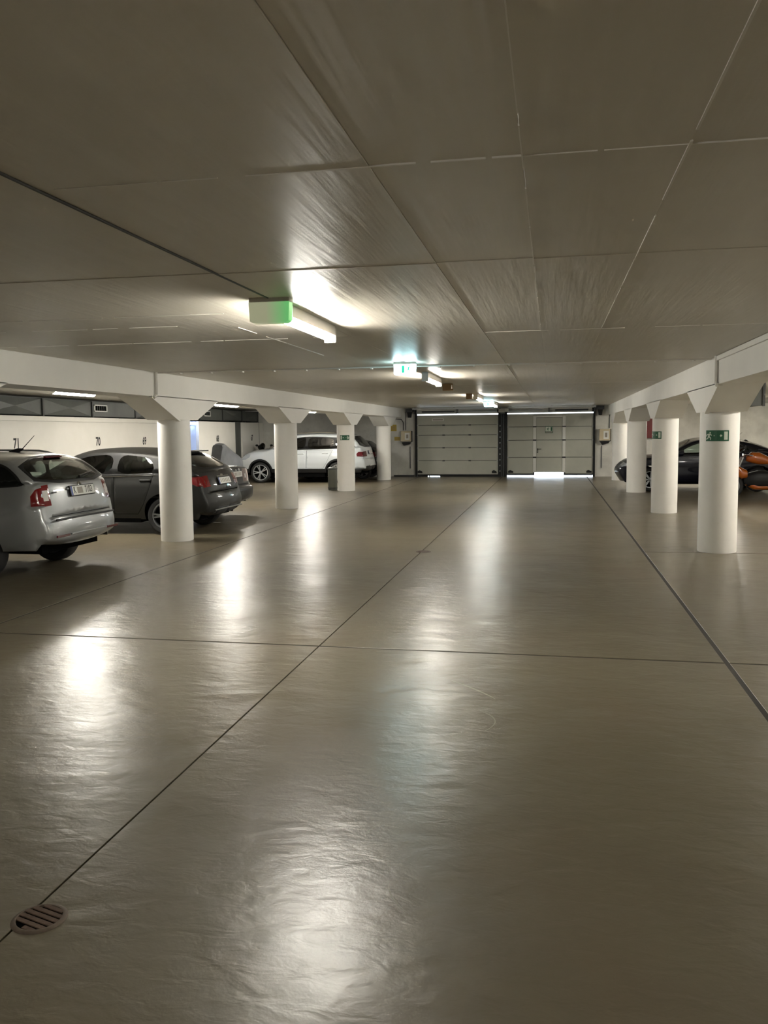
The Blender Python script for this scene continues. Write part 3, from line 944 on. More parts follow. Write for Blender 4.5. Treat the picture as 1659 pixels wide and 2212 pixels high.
# control boxes
def control_box(label, x0, x1, z0, z1):
    c = thing('control_box', label, 'control box', ((x0 + x1) / 2, WALL - 0.005, z0))
    w, h = (x1 - x0) / 2, z1 - z0
    B(-w, w, -0.16, 0.0, 0, h).build('case', 'cream', c, bevel=0.012)
    B(-w - 0.01, w + 0.01, -0.168, -0.158, -0.01, 0.015).build('lower_edge', 'dsteel', c)
    B(w - 0.012, w + 0.012, -0.165, -0.02, 0.0, h).build('side_edge', 'black', c)
    B(-0.05, 0.13, -0.168, -0.161, 0.07, h - 0.07).build('label_sheet', 'paper', c)
    B(0.0, 0.08, -0.1695, -0.168, 0.13, h - 0.13).build('label_print', 'smudge', c)
    MB().prism([(-w * 0.9, -0.02), (w * 0.9, -0.02), (w * 0.6, -0.09), (-w * 0.5, -0.14)], 'y', -0.13, -0.02).build('lower_housing', 'black', c)
control_box('cream control box with a paper label left of the garage doors', -5.50, -5.10, 1.29, 1.69)
control_box('cream control box with a paper label right of the garage doors', 1.64, 2.03, 1.27, 1.69)
def cables(label, *paths):
    mb = MB()
    for p, r in paths:
        mb.tube([(x, WALL - 0.02, z) for x, z in p], r)
    tag(mb.build('cable_run', 'dsteel', None, True), label, 'cable')
cables('curved grey cable above the left control box', ([(-5.42, 1.72), (-5.42, 2.0), (-5.5, 2.12), (-5.75, 2.14)], 0.014))
cables('straight grey cable rising from the left control box', ([(-5.34, 1.72), (-5.34, 2.4)], 0.012))
cables('grey pipe running down below the left control box', ([(-5.18, 0.3), (-5.18, 1.12)], 0.016))
cables('grey cable rising from the right control box', ([(1.99, 1.72), (1.99, 2.35)], 0.016))
cables('grey pipe running down below the right control box', ([(1.73, 0.3), (1.73, 1.10)], 0.014))
def yellow_sign(label, x0, x1, z0, z1, rows):
    y = thing('yellow_sign', label, 'sign', ((x0 + x1) / 2, WALL, z0))
    w, h = (x1 - x0) / 2, z1 - z0
    B(-w, w, -0.012, -0.001, 0, h).build('board', 'yellow', y)
    for k in range(rows):
        z = h * (0.18 + 0.64 * (k + 0.2) / rows)
        B(-w * 0.7, w * (0.7 if k % 2 else 0.5), -0.0135, -0.012, z, z + h * 0.3 / rows).build('print_row', 'brown', y)
yellow_sign('upper yellow notice on the wall next to the farthest left column', -5.90, -5.69, 1.69, 1.93, 4)
yellow_sign('lower small yellow notice beside the left control box', -5.77, -5.56, 1.34, 1.48, 2)
kb = thing('kerb_strip', 'low dark skirting along the wall left of the garage doors', 'skirting', (-5.4, WALL, 0))
B(-0.40, 0.38, -0.03, -0.001, 0, 0.06).build('strip', 'dsteel', kb)

# fire hose cabinet behind the right columns
fh = thing('fire_cabinet', 'red fire cabinet on the end wall between two right columns', 'cabinet', (3.42, WALL - 0.002, 1.36))
B(-0.25, 0.25, -0.2, 0, 0, 0.68).build('case', 'red', fh, bevel=0.01)
B(-0.21, 0.21, -0.21, -0.2, 0.04, 0.64).build('door', 'red', fh, bevel=0.004)
B(0.13, 0.16, -0.225, -0.21, 0.3, 0.38).build('handle', 'black', fh)

# litter bin
bn = thing('litter_bin', 'grey-green cylindrical litter bin beside a left column', 'bin', (-6.24, 24.0, 0))
MB().lathe([(0, 0.0), (0.125, 0.0), (0.13, 0.02), (0.135, 0.60), (0.0, 0.60)], seg=28).build('body', 'bin', bn, True)
MB().lathe([(0.0, 0.66), (0.10, 0.66), (0.14, 0.635), (0.145, 0.60), (0.136, 0.595)], seg=28).build('lid', 'duct_dark', bn, True)
MB().lathe([(0.137, 0.045), (0.139, 0.06), (0.137, 0.075)], seg=28).build('hoop', 'duct_dark', bn, True, recalc=False)

# ------------------------------------------------------------------ motorcycles
def wheel_mesh(r, w, rim, spokes, swid, twist=0.0, axis='y'):
    """returns three MBs: tyre, rim, dark disc; the axle is y, outer face at +y"""
    ty = MB().lathe([(rim, -w / 2 + 0.012), (rim + 0.02, -w / 2), (r - 0.035, -w / 2), (r - 0.008, -w / 2 + 0.025), (r, -w * 0.2), (r, w * 0.2), (r - 0.008, w / 2 - 0.025), (r - 0.035, w / 2), (rim + 0.02, w / 2), (rim, w / 2 - 0.012)], axis='y', seg=40, closed=True)
    rm = MB().lathe([(rim + 0.004, w / 2 - 0.012), (rim - 0.004, w / 2 - 0.004), (rim - 0.022, w / 2 - 0.006), (rim - 0.026, w / 2 - 0.03), (rim - 0.02, -w / 2 + 0.03), (rim + 0.004, -w / 2 + 0.012)], axis='y', seg=40)
    rm.lathe([(0, w / 2 - 0.012), (0.03, w / 2 - 0.012), (0.055, w / 2 - 0.02), (0.06, w / 2 - 0.05), (0, w / 2 - 0.05)], axis='y', seg=16)
    for k in range(spokes):
        a = 2 * math.pi * k / spokes
        for sgn in ((-1, 1) if swid > 0 else (0,)):
            d = sgn * abs(swid)
            a0, a1 = a + d * 0.35, a + d + twist
            wd = 0.013
            p0 = Vector((math.cos(a0), 0, math.sin(a0))) * 0.035
            p1 = Vector((math.cos(a1), 0, math.sin(a1))) * (rim - 0.012)
            t = (p1 - p0).normalized()
            n = Vector((-t.z, 0, t.x))
            vs = []
            for (p, yy, ww) in ((p0, w / 2 - 0.018, wd * 1.2), (p1, w / 2 - 0.010, wd)):
                for sx, oy in ((-1, 0), (1, 0), (1, -0.03), (-1, -0.03)):
                    vs.append(p + n * sx * ww + Vector((0, yy + oy, 0)))
            rm.add(vs, [(0, 1, 2, 3), (4, 7, 6, 5), (0, 4, 5, 1), (1, 5, 6, 2), (2, 6, 7, 3), (3, 7, 4, 0)])
    dk = MB().lathe([(0, w / 2 - 0.055), (rim - 0.01, w / 2 - 0.055)], axis='y', seg=24)
    return ty, rm, dk

def loft(sections, seg=16, power=2.0):
    """sections along x: (x, zc, half width, half height) -> closed rounded body"""
    mb = MB()
    vs, fs = [], []
    for (x, zc, a, b) in sections:
        for k in range(seg):
            t = 2 * math.pi * k / seg
            c, s_ = math.cos(t), math.sin(t)
            e = 2.0 / power
            vs.append((x, a * math.copysign(abs(c) ** e, c), zc + b * math.copysign(abs(s_) ** e, s_)))
    n = len(sections)
    for i in range(n - 1):
        for k in range(seg):
            fs.append((i * seg + k, i * seg + (k + 1) % seg, (i + 1) * seg + (k + 1) % seg, (i + 1) * seg + k))
    fs += [tuple(range(seg)), tuple(range((n - 1) * seg, n * seg))]
    return mb.add(vs, fs)

def motorcycle(label, x, y, rz, paint):
    """local: x forward, wheels on z = 0"""
    m = thing('motorcycle', label, 'motorcycle', (x, y, 0), rz)
    for wx_, r in ((0.72, 0.30), (-0.70, 0.31)):
        ty, rm, dk = wheel_mesh(r, 0.14, 0.21, 5, 0.0)
        t = ty.build('wheel', 'rubber', m, True)
        t.location = (wx_, 0, r)
        rm.build('rim', 'alloy_dark', t, True)
    loft([(-0.42, 0.46, 0.10, 0.10), (-0.25, 0.46, 0.16, 0.19), (0.1, 0.46, 0.17, 0.21), (0.34, 0.44, 0.13, 0.16), (0.42, 0.44, 0.06, 0.08)], 14, 3).build('engine', 'black', m, True)
    loft([(-0.22, 0.86, 0.05, 0.03), (-0.10, 0.90, 0.12, 0.10), (0.10, 0.95, 0.16, 0.15), (0.26, 0.97, 0.15, 0.13), (0.38, 0.94, 0.05, 0.05)], 18, 2.3).build('fuel_tank', paint, m, True)
    loft([(-0.95, 0.96, 0.03, 0.03), (-0.75, 0.90, 0.09, 0.07), (-0.5, 0.83, 0.12, 0.08), (-0.28, 0.80, 0.08, 0.06)], 14, 2.3).build('tail_fairing', paint, m, True)
    loft([(-0.68, 0.95, 0.09, 0.03), (-0.4, 0.89, 0.13, 0.05), (-0.15, 0.86, 0.09, 0.05)], 14, 2.5).build('seat', 'seat', m, True)
    loft([(0.36, 0.58, 0.15, 0.10), (0.48, 0.60, 0.17, 0.14), (0.56, 0.66, 0.15, 0.15), (0.64, 0.72, 0.06, 0.05)], 14, 2.4).build('side_fairing', paint, m, True)
    loft([(0.60, 0.92, 0.15, 0.15), (0.78, 0.90, 0.12, 0.11), (0.90, 0.84, 0.04, 0.04)], 16, 2.4).build('front_fairing', paint, m, True)
    loft([(-0.40, 0.27, 0.07, 0.04), (-0.2, 0.27, 0.13, 0.07), (0.2, 0.29, 0.14, 0.08), (0.38, 0.36, 0.08, 0.05)], 14, 2.6).build('belly_pan', paint, m, True)
    MB().tube([(0.40, 0.0, 1.20), (0.52, 0, 1.22), (0.66, 0, 1.12)], [0.005, 0.10, 0.13], 14).build('windscreen', 'glass_dark', m, True)
    for s_ in (-1, 1):
        MB().tube([(0.46, s_ * 0.09, 0.98), (0.72, s_ * 0.09, 0.30)], 0.026, 10).build('fork', 'steel', m, True)
        MB().tube([(0.44, s_ * 0.05, 1.00), (0.40, s_ * 0.22, 1.04), (0.30, s_ * 0.36, 1.02)], 0.014, 8).build('handlebar', 'chrome', m, True)
        MB().tube([(0.44, s_ * 0.2, 1.04), (0.46, s_ * 0.30, 1.20)], 0.007, 6).ellipsoid((0.46, s_ * 0.33, 1.22), (0.02, 0.07, 0.04), 12, 8).build('mirror', 'black', m, True)
        MB().tube([(-0.70, s_ * 0.10, 0.31), (-0.2, s_ * 0.12, 0.40)], 0.022, 8).build('swing_arm', 'dsteel', m, True)
    MB().tube([(0.30, -0.12, 0.30), (-0.2, -0.15, 0.24), (-0.55, -0.17, 0.34), (-0.85, -0.18, 0.44)], [0.02, 0.03, 0.05, 0.05], 12).build('exhaust', 'steel', m, True)
    MB().tube([(-0.1, 0.12, 0.3), (-0.2, 0.28, 0.01)], 0.012, 8).build('side_stand', 'dsteel', m, True)
    MB().ellipsoid((0.88, 0, 0.86), (0.04, 0.10, 0.05), 14, 8).build('headlamp', 'head', m, True)
    return m
motorcycle('orange and black motorcycle at the right edge, in front of the black car', 4.88, 21.5, math.pi, 'p_orange')
motorcycle('black motorcycle with raised mirrors behind the bonnet of the white SUV', -10.2, 30.35, math.radians(252), 'p_black')

# motorcycle hidden under a grey cover
cv = thing('covered_motorcycle', 'motorcycle under a grey tarpaulin by the wall behind the dark saloon', 'motorcycle', (-9.75, 24.75, 0), math.radians(90))
secs = [(-1.02, 0.10, 0.16), (-0.95, 0.86, 0.22), (-0.75, 1.33, 0.20), (-0.55, 1.38, 0.22), (-0.2, 1.26, 0.30), (0.2, 1.12, 0.32), (0.6, 1.00, 0.30), (0.9, 0.88, 0.24), (1.02, 0.55, 0.18), (1.05, 0.10, 0.14)]
seg = 26
vs, fs = [], []
rnd = random.Random(3)
fold = [rnd.uniform(-0.03, 0.03) for _ in range(seg + 1)]
for i, (x, zt, w) in enumerate(secs):
    for k in range(seg + 1):
        t = -1 + 2 * k / seg
        a = abs(t)
        top = 0.06 + 0.10 * min(1, zt)
        if a < 0.35:
            yy, zz = t / 0.35 * top, zt - 0.03 * (a / 0.35) ** 2
        else:
            q = (a - 0.35) / 0.65
            yy = math.copysign(top + (w - top) * q ** 0.8 + fold[k] * q * (1 if i % 2 else -1), t)
            zz = zt * (1 - q) * 0.98 + 0.02
        vs.append((x + fold[k] * 0.5 * a, yy, max(0.012, zz)))
for i in range(len(secs) - 1):
    for k in range(seg):
        a = i * (seg + 1) + k
        fs.append((a, a + 1, a + seg + 2, a + seg + 1))
MB().add(vs, fs).build('cover', 'tarp', cv, True)
MB().tube([(-1.0, 0.3, 0.30), (0.0, 0.36, 0.28), (1.0, 0.26, 0.30), (1.08, 0, 0.3), (1.0, -0.26, 0.30), (0, -0.36, 0.28), (-1.0, -0.3, 0.3), (-1.06, 0, 0.3), (-1.0, 0.3, 0.30)], 0.012, 6).build('tie_strap', 'dsteel', cv, True)

# ------------------------------------------------------------------ cars
def catmull(pts, per=0.035):
    """centripetal Catmull-Rom through pts; returns samples and the control parameter of each"""
    P = [np.array(p, float) for p in pts]
    P = [2 * P[0] - P[1]] + P + [2 * P[-1] - P[-2]]
    out, us = [], []
    for i in range(1, len(P) - 2):
        p0, p1, p2, p3 = P[i - 1], P[i], P[i + 1], P[i + 2]
        t0 = 0.0
        t1 = t0 + max(1e-4, np.linalg.norm(p1 - p0)) ** 0.5
        t2 = t1 + max(1e-4, np.linalg.norm(p2 - p1)) ** 0.5
        t3 = t2 + max(1e-4, np.linalg.norm(p3 - p2)) ** 0.5
        n = max(3, int(np.linalg.norm(p2 - p1) / per))
        for k in range(n):
            t = t1 + (t2 - t1) * k / n
            A1 = (t1 - t) / (t1 - t0) * p0 + (t - t0) / (t1 - t0) * p1
            A2 = (t2 - t) / (t2 - t1) * p1 + (t - t1) / (t2 - t1) * p2
            A3 = (t3 - t) / (t3 - t2) * p2 + (t - t2) / (t3 - t2) * p3
            B1 = (t2 - t) / (t2 - t0) * A1 + (t - t0) / (t2 - t0) * A2
            B2 = (t3 - t) / (t3 - t1) * A2 + (t - t1) / (t3 - t1) * A3
            out.append((t2 - t) / (t2 - t1) * B1 + (t - t1) / (t2 - t1) * B2)
            us.append(i - 1 + k / n)
    out.append(P[-2]); us.append(len(pts) - 1)
    return np.array(out), np.array(us)

def chaikin(poly, it=2):
    for _ in range(it):
        q = []
        n = len(poly)
        for i in range(n):
            a, b = poly[i], poly[(i + 1) % n]
            q.append((a[0] * .78 + b[0] * .22, a[1] * .78 + b[1] * .22))
            q.append((a[0] * .22 + b[0] * .78, a[1] * .22 + b[1] * .78))
        poly = q
    return poly

def inset(poly, d):
    """shrink a polygon by d along its vertex normals"""
    n = len(poly)
    ar = sum(poly[i][0] * poly[(i + 1) % n][1] - poly[(i + 1) % n][0] * poly[i][1] for i in range(n))
    sg = 1 if ar > 0 else -1
    out = []
    for i in range(n):
        p0, p1, p2 = (Vector(poly[i - 1]), Vector(poly[i]), Vector(poly[(i + 1) % n]))
        e1, e2 = (p1 - p0).normalized(), (p2 - p1).normalized()
        n1, n2 = Vector((-e1.y, e1.x)) * sg, Vector((-e2.y, e2.x)) * sg
        m_ = (n1 + n2)
        m_ = m_ / max(0.3, m_.length_squared) * 2 * d * 1.0
        out.append((p1.x + m_.x, p1.y + m_.y))
    return out

def inpoly(pts, poly):
    x, y = pts[:, 0], pts[:, 1]
    res = np.zeros(len(pts), bool)
    n = len(poly)
    j = n - 1
    for i in range(n):
        xi, yi = poly[i]
        xj, yj = poly[j]
        if yi != yj:
            c = ((yi > y) != (yj > y)) & (x < (xj - xi) * (y - yi) / (yj - yi) + xi)
            res ^= c
        j = i
    return res

def seg_dist(pts, A, Bv):
    """min distance of points to a set of segments"""
    best = np.full(len(pts), 1e9)
    for a, b in zip(A, Bv):
        ab = b - a
        L2 = ab @ ab
        if L2 < 1e-14:
            continue
        t = np.clip(((pts - a) @ ab) / L2, 0, 1)
        d = np.hypot(*(pts - a - t[:, None] * ab).T)
        best = np.minimum(best, d)
    return best

def triangulate(polys, extra, keep_fn, min_d):
    V, E = [], []
    A, Bv = [], []
    for p in polys:
        o = len(V)
        n = len(p)
        V += [tuple(q) for q in p]
        E += [(o + i, o + (i + 1) % n) for i in range(n)]
        for i in range(n):
            A.append(np.array(p[i])); Bv.append(np.array(p[(i + 1) % n]))
    ex = np.array(extra)
    d = seg_dist(ex, A, Bv)
    ex = ex[d > min_d]
    V += [tuple(q) for q in ex]
    r = delaunay_2d_cdt([Vector(v) for v in V], E, [], 0, 1e-5)
    vv = np.array([(v.x, v.y) for v in r[0]])
    ff = np.array([f for f in r[2]])
    cen = vv[ff].mean(axis=1)
    k = keep_fn(cen)
    return vv, ff[k], cen[k]

class Car:
    def __init__(self, spec):
        self.s = s = spec
        self.names = [p[0] for p in s['profile']]
        self.ctrl = [(p[1], p[2]) for p in s['profile']]
        self.P, self.u = catmull(self.ctrl)
        T = np.gradient(self.P, axis=0)
        T /= np.linalg.norm(T, axis=1)[:, None]
        self.N = np.stack([-T[:, 1], T[:, 0]], axis=1)
        self.drop, self.rr = s.get('drop', 0.055), s.get('rr', 0.05)
        self.edge = self.P - self.N * self.drop
        self.L = s['L']
        seg = np.linalg.norm(np.diff(self.P, axis=0), axis=1)
        self.S = np.concatenate([[0], np.cumsum(seg)])
        self.we = self.w(self.edge) - self.rr
    def U(self, name, fr=0.0):
        return self.names.index(name) + fr
    def s_of(self, u):
        return float(np.interp(u, self.u, self.S))
    def w(self, q):
        """half width at side-view points q"""
        s = self.s
        x, z = q[:, 0], q[:, 1]
        hw = s['W'] / 2
        a, c = s.get('rear_round', (0.45, 0.13))
        y = np.full(len(q), hw)
        y -= hw * c * np.clip((a - x) / a, 0, 1.2) ** 2.2
        a, c = s.get('front_round', (0.9, 0.20))
        y -= hw * c * np.clip((x - (self.L - a)) / a, 0, 1.2) ** 2.2
        b = s['belt'](x)
        h = z - b
        y -= s.get('tumble', 0.40) * (np.sqrt(h * h + 0.03 ** 2) + h) / 2
        y -= 0.16 * np.clip(0.42 - z, 0, 1)
        y -= 0.035 * ((z - 0.66) / 0.35) ** 2 * (h < 0.05)
        for (z0, z1, amp, wd) in s.get('crease', []):
            zc = z0 + (z1 - z0) * x / self.L
            y -= amp * (1 / (1 + np.exp((z - zc) / wd)))
        return y
    def side_map(self, v):
        d = seg_dist(v, list(self.edge[:-1]), list(self.edge[1:]))
        y = self.w(v)
        r = self.rr
        k = np.clip(d, 0, r)
        y = y - r + np.sqrt(np.maximum(0, r * r - (r - k) ** 2))
        return np.stack([v[:, 0], y, v[:, 1]], axis=1)
    TS = 0.8
    def rib_map(self, v):
        s, t = v[:, 0], np.clip(v[:, 1] / self.TS, -1, 1)
        px = np.interp(s, self.S, self.P[:, 0]); pz = np.interp(s, self.S, self.P[:, 1])
        nx = np.interp(s, self.S, self.N[:, 0]); nz = np.interp(s, self.S, self.N[:, 1])
        we = np.interp(s, self.S, self.we)
        dr = self.drop * np.abs(t) ** 2.6
        return np.stack([px - nx * dr, t * we, pz - nz * dr], axis=1)
    def at(self, u, t):
        """point and frame on the ribbon: origin, along-y, up-slope, outward"""
        s = self.s_of(u)
        q = self.rib_map(np.array([[s, t * self.TS], [s + 0.02, t * self.TS]]))
        up = Vector(q[1] - q[0]).normalized()
        ey = Vector((0, 1, 0))
        return Vector(q[0]), up, ey.cross(up).normalized() * 1.0

def islands(tri):
    """triangle sets that hang together"""
    par = {}
    def find(a):
        while par.setdefault(a, a) != a:
            par[a] = par[par[a]]
            a = par[a]
        return a
    for t in tri:
        a, b, c_ = (find(int(i)) for i in t)
        par[b] = a
        par[find(c_)] = a
    g = {}
    for i, t in enumerate(tri):
        g.setdefault(find(int(t[0])), []).append(i)
    return [tri[ix] for ix in g.values() if len(ix) > 3]

def build_car(label, spec, xrear, yc, paint, cat='car'):
    c = Car(spec)
    s = spec
    root = thing(s['name'], label, cat, (xrear - s['L'] / 2, yc, 0), math.pi)
    off = np.array([-s['L'] / 2, 0, 0])
    mats = dict(body=paint, front_door=paint, rear_door=paint, tailgate=paint, rear_bumper=paint, front_bumper=paint, bonnet=paint, roof=s.get('roof_mat', paint),
                seam='dark', window_trim='black', side_window=s.get('glass', 'glass'), rear_window=s.get('rear_glass', s.get('glass', 'glass')), windscreen='glass', tail_light=s.get('tail', 'tail_red'), reversing_light='tail_clear',
                headlight='head', grille='black', cladding='black', lower_trim=s.get('lower', 'black'))
    parts = {}
    def emit(vv3, nn, ff, keys):
        for k in sorted(set(keys)):
            sel = ff[[i for i, q in enumerate(keys) if q == k]]
            for sel in islands(sel):
                ids, inv = np.unique(sel, return_inverse=True)
                inv = inv.reshape(sel.shape)
                # split in islands so that every pane and lamp is an object of its own
                base = k.split('#')[0]
                me = bpy.data.meshes.new(base)
                vs = vv3[ids] + off
                me.from_pydata([tuple(p) for p in vs], [], [tuple(int(i) for i in f) for f in inv])
                me.polygons.foreach_set('use_smooth', [True] * len(me.polygons))
                me.normals_split_custom_set_from_vertices([tuple(p) for p in nn[ids]])
                me.materials.append(M[mats[base]])
                o = bpy.data.objects.new(base, me)
                COL.objects.link(o)
                o.parent = root
                parts.setdefault(base, []).append(o)
    def normals(vv3, ff):
        n = np.zeros_like(vv3)
        fn = np.cross(vv3[ff[:, 1]] - vv3[ff[:, 0]], vv3[ff[:, 2]] - vv3[ff[:, 0]])
        for k in range(3):
            np.add.at(n, ff[:, k], fn)
        return n / np.maximum(1e-9, np.linalg.norm(n, axis=1))[:, None]
    # ---- sides
    zs_ = s['sill']
    e = c.edge
    outline = [tuple(p) for p in e]
    rl = s.get('rear_low', zs_)
    xa = min(s['axles'])
    outline += [(e[-1][0] - 0.03, zs_), (xa + 0.1, zs_), (xa - 0.1, rl), (e[0][0] + 0.03, rl)]
    r = s['wheel_r']
    arches = []
    for xw in s['axles']:
        ra = r + 0.045
        arches.append([(xw + ra * math.cos(t), r + 0.01 + ra * math.sin(t)) for t in [i * 2 * math.pi / 36 for i in range(36)]])
    regs = []                       # (key, polygon) by priority
    for i, p in enumerate(s['panes']):
        regs.append(('side_window#%d' % i, chaikin(p, 2)))
    regs.append(('window_trim', chaikin(s['trim'], 2)))
    for i, p in enumerate(s.get('tail_side_clear', [])):
        regs.append(('reversing_light#s%d' % i, chaikin(p, 2)))
    if s.get('tail_side'): regs.append(('tail_light#s', s['tail_side']))
    if s.get('head_side'): regs.append(('headlight#s', s['head_side']))
    for key in ('rear_door', 'front_door'):
        if s.get(key):
            regs.append((key, inset(s[key], 0.006)))
            regs.append(('seam#' + key, s[key]))
    if s.get('cladding'):
        for i, xw in enumerate(s['axles']):
            ra = r + 0.045 + s['cladding'][0]
            regs.append(('cladding#%d' % i, [(xw + ra * math.cos(t), r + 0.01 + ra * math.sin(t)) for t in [k * 2 * math.pi / 40 for k in range(40)]]))
        regs.append(('cladding#sill', [(-0.2, 0.0), (s['L'] + 0.2, 0.0), (s['L'] + 0.2, s['cladding'][1]), (-0.2, s['cladding'][1])]))
    if s.get('bumper_split'):
        b0, b1 = s['bumper_split']
        xw = s['axles'][0] if s['axles'][0] < s['axles'][1] else s['axles'][1]
        regs.append(('rear_bumper', [(-0.3, -0.1), (xw - r * 0.9, -0.1), (xw - r * 0.9, b1 - 0.10), (b0 + 0.08, b1 - 0.03), (b0, b1), (-0.3, b1)]))
    g = 0.045
    gx = np.arange(0.0, s['L'], g)
    gz = np.arange(zs_, s['H'], g)
    ex = [(x + (0.5 * g if j % 2 else 0), z) for j, z in enumerate(gz) for x in gx]
    for d in (0.004, 0.013, 0.027, 0.045):
        ex += [tuple(p) for p in (c.edge - c.N * d)[::1]]
    def keep(q):
        k = inpoly(q, outline)
        for a in arches:
            k &= ~inpoly(q, a)
        return k
    allp = [outline] + arches + [p for _, p in regs]
    exa = np.array(ex)
    exa = exa[inpoly(exa, outline)]
    vv, ff, cen = triangulate(allp, exa, keep, 0.009)
    keys = np.array(['body'] * len(ff), dtype=object)
    done = np.zeros(len(ff), bool)
    for k, p in regs:
        m_ = inpoly(cen, p) & ~done
        keys[m_] = k
        done |= m_
    v3 = c.side_map(vv)
    f1 = ff[:, ::-1]
    n1 = normals(v3, f1)
    if n1[:, 1].mean() < 0:
        f1 = ff; n1 = -n1
    emit(v3, n1, f1, list(keys))
    v4 = v3 * np.array([1, -1, 1]); n4 = n1 * np.array([1, -1, 1])
    emit(v4, n4, f1[:, ::-1], list(keys))
    # ---- ribbon over the top
    S0, S1, TS = c.S[0], c.S[-1], c.TS
    outl = [(q, TS) for q in c.S] + [(q, -TS) for q in c.S[::-1]]
    rr_ = []
    def band(key, ua, ub, ta, tb, rnd=0, prefix=''):
        sa, sb = c.s_of(ua), c.s_of(ub)
        p = [(sa, ta * TS), (sb, ta * TS), (sb, tb * TS), (sa, tb * TS)]
        return (key, chaikin(p, rnd) if rnd else p)
    for (key, ua, ub, ta, tb, rnd) in s['ribbon'](c):
        if ta > 0 and key.split('#')[0] in ('tail_light', 'headlight', 'reversing_light', 'grille', 'lower_trim'):
            rr_.append(band(key + '#l', ua, ub, ta, tb, rnd)); rr_.append(band(key + '#r', ua, ub, -tb, -ta, rnd))
        else:
            rr_.append(band(key, ua, ub, ta, tb, rnd))
    gs = np.arange(S0, S1, 0.05)
    ex = [(x + (0.025 if j % 2 else 0), y) for j, y in enumerate(np.linspace(-TS, TS, 25)) for x in gs]
    for t in (0.985, 0.96, 0.92, 0.87):
        ex += [(q, t * TS) for q in c.S] + [(q, -t * TS) for q in c.S]
    clip = [(max(S0, min(S1, a)), max(-TS, min(TS, b))) for a, b in ex]
    def keep2(q): return inpoly(q, outl)
    pol = [outl] + [[(min(max(a, S0), S1), min(max(b, -TS), TS)) for a, b in p] for _, p in rr_]
    vv, ff, cen = triangulate(pol, clip, keep2, 0.007)
    keys = np.array(['body#top'] * len(ff), dtype=object)
    done = np.zeros(len(ff), bool)
    for k, p in rr_:
        m_ = inpoly(cen, p) & ~done
        keys[m_] = k
        done |= m_
    v3 = c.rib_map(vv)
    n3 = normals(v3, ff)
    mid = np.argmax(v3[:, 2])
    if n3[mid][2] < 0:
        ff = ff[:, ::-1]; n3 = -n3
    emit(v3, n3, ff, list(keys))
    # ---- underbody, wheels, interior
    hw = s['W'] / 2
    L = s['L']
    def pb(mb, name, m_, smooth=False, bevel=0.0, parent=None):
        return mb.build(name, m_, parent or root, smooth, bevel)
    h0 = -L / 2
    B(h0 + xa + 0.02, -h0 - 0.30, -hw + 0.27, hw - 0.27, 0.24, 0.60).build('underbody', 'dark', root)
    B(h0 + 0.26, h0 + xa, -hw + 0.27, hw - 0.27, max(0.25, rl - 0.06), 0.60).build('tail_shade_box', 'dark', root)  # black box that fills in the shade below the tail
    B(h0 + s['axles'][0] + 0.45, h0 + s['axles'][1] - 0.45, -hw + 0.07, hw - 0.07, 0.20, s['sill'] + 0.06).build('floor_pan', 'dark', root)
    ty, rm, dk = wheel_mesh(r, 0.21, s['rim_r'], s['spokes'][0], s['spokes'][1], s['spokes'][2] if len(s['spokes']) > 2 else 0.0)
    first = None
    for xw in s['axles']:
        for sd in (1, -1):
            if first is None:
                t = ty.build('wheel', 'rubber', root, True)
                rmo = rm.build('rim', s.get('rim_mat', 'alloy'), t, True)
                dko = dk.build('brake_disc', 'dark', t, recalc=False)
                first = (t, rmo, dko)
            else:
                t = share(first[0], root)
                share(first[1], t); share(first[2], t)
            t.location = (h0 + xw, sd * (hw - 0.125), r)
            t.rotation_euler = (0, 0, 0 if sd > 0 else math.pi)
    bz = float(s['belt'](np.array([L / 2]))[0])
    # seats
    for (xs_, ys_, wd) in ((s['seat_x'][0], 0.36, 0.25), (s['seat_x'][0], -0.36, 0.25), (s['seat_x'][1], 0.0, 0.62)):
        mb = loft([(h0 + xs_ - 0.12, bz - 0.08, wd, 0.32), (h0 + xs_ - 0.02, bz - 0.15, wd, 0.34), (h0 + xs_ + 0.08, bz - 0.28, wd, 0.20)], 16, 4)
        sx = mb.build('seat', 'seat', root, True)
        sx.location = (0, ys_, 0)
        for hy in ((0,) if wd < 0.3 else (-0.38, 0.38)):
            hr = loft([(h0 + xs_ - 0.17, bz + 0.27, 0.11, 0.06), (h0 + xs_ - 0.11, bz + 0.28, 0.13, 0.085), (h0 + xs_ - 0.06, bz + 0.27, 0.11, 0.06)], 14, 3).build('headrest', 'seat', sx, True)
            hr.location = (0, hy, 0)
    cab = MB().box(h0 + s['cabin'][0], h0 + s['cabin'][1], -hw + 0.12, hw - 0.12, 0.60, 0.63).box(h0 + s['cabin'][1] - 0.35, h0 + s['cabin'][1], -hw + 0.14, hw - 0.14, 0.62, bz - 0.02)
    cab.box(h0 + s['cabin'][0], h0 + s['cabin'][0] + 0.35, -hw + 0.16, hw - 0.16, 0.62, bz - 0.12)
    cab.build('interior', 'seat', root)
    MB().lathe([(0.17, -0.012), (0.185, 0.0), (0.17, 0.012), (0.155, 0.0)], axis='x', seg=24, closed=True).build('steering_wheel', 'seat', root, True, matrix=Matrix.Translation((h0 + s['seat_x'][0] + 0.62, 0.36, bz - 0.02)))
    # mirrors, handles
    xm, zm = s['mirror']
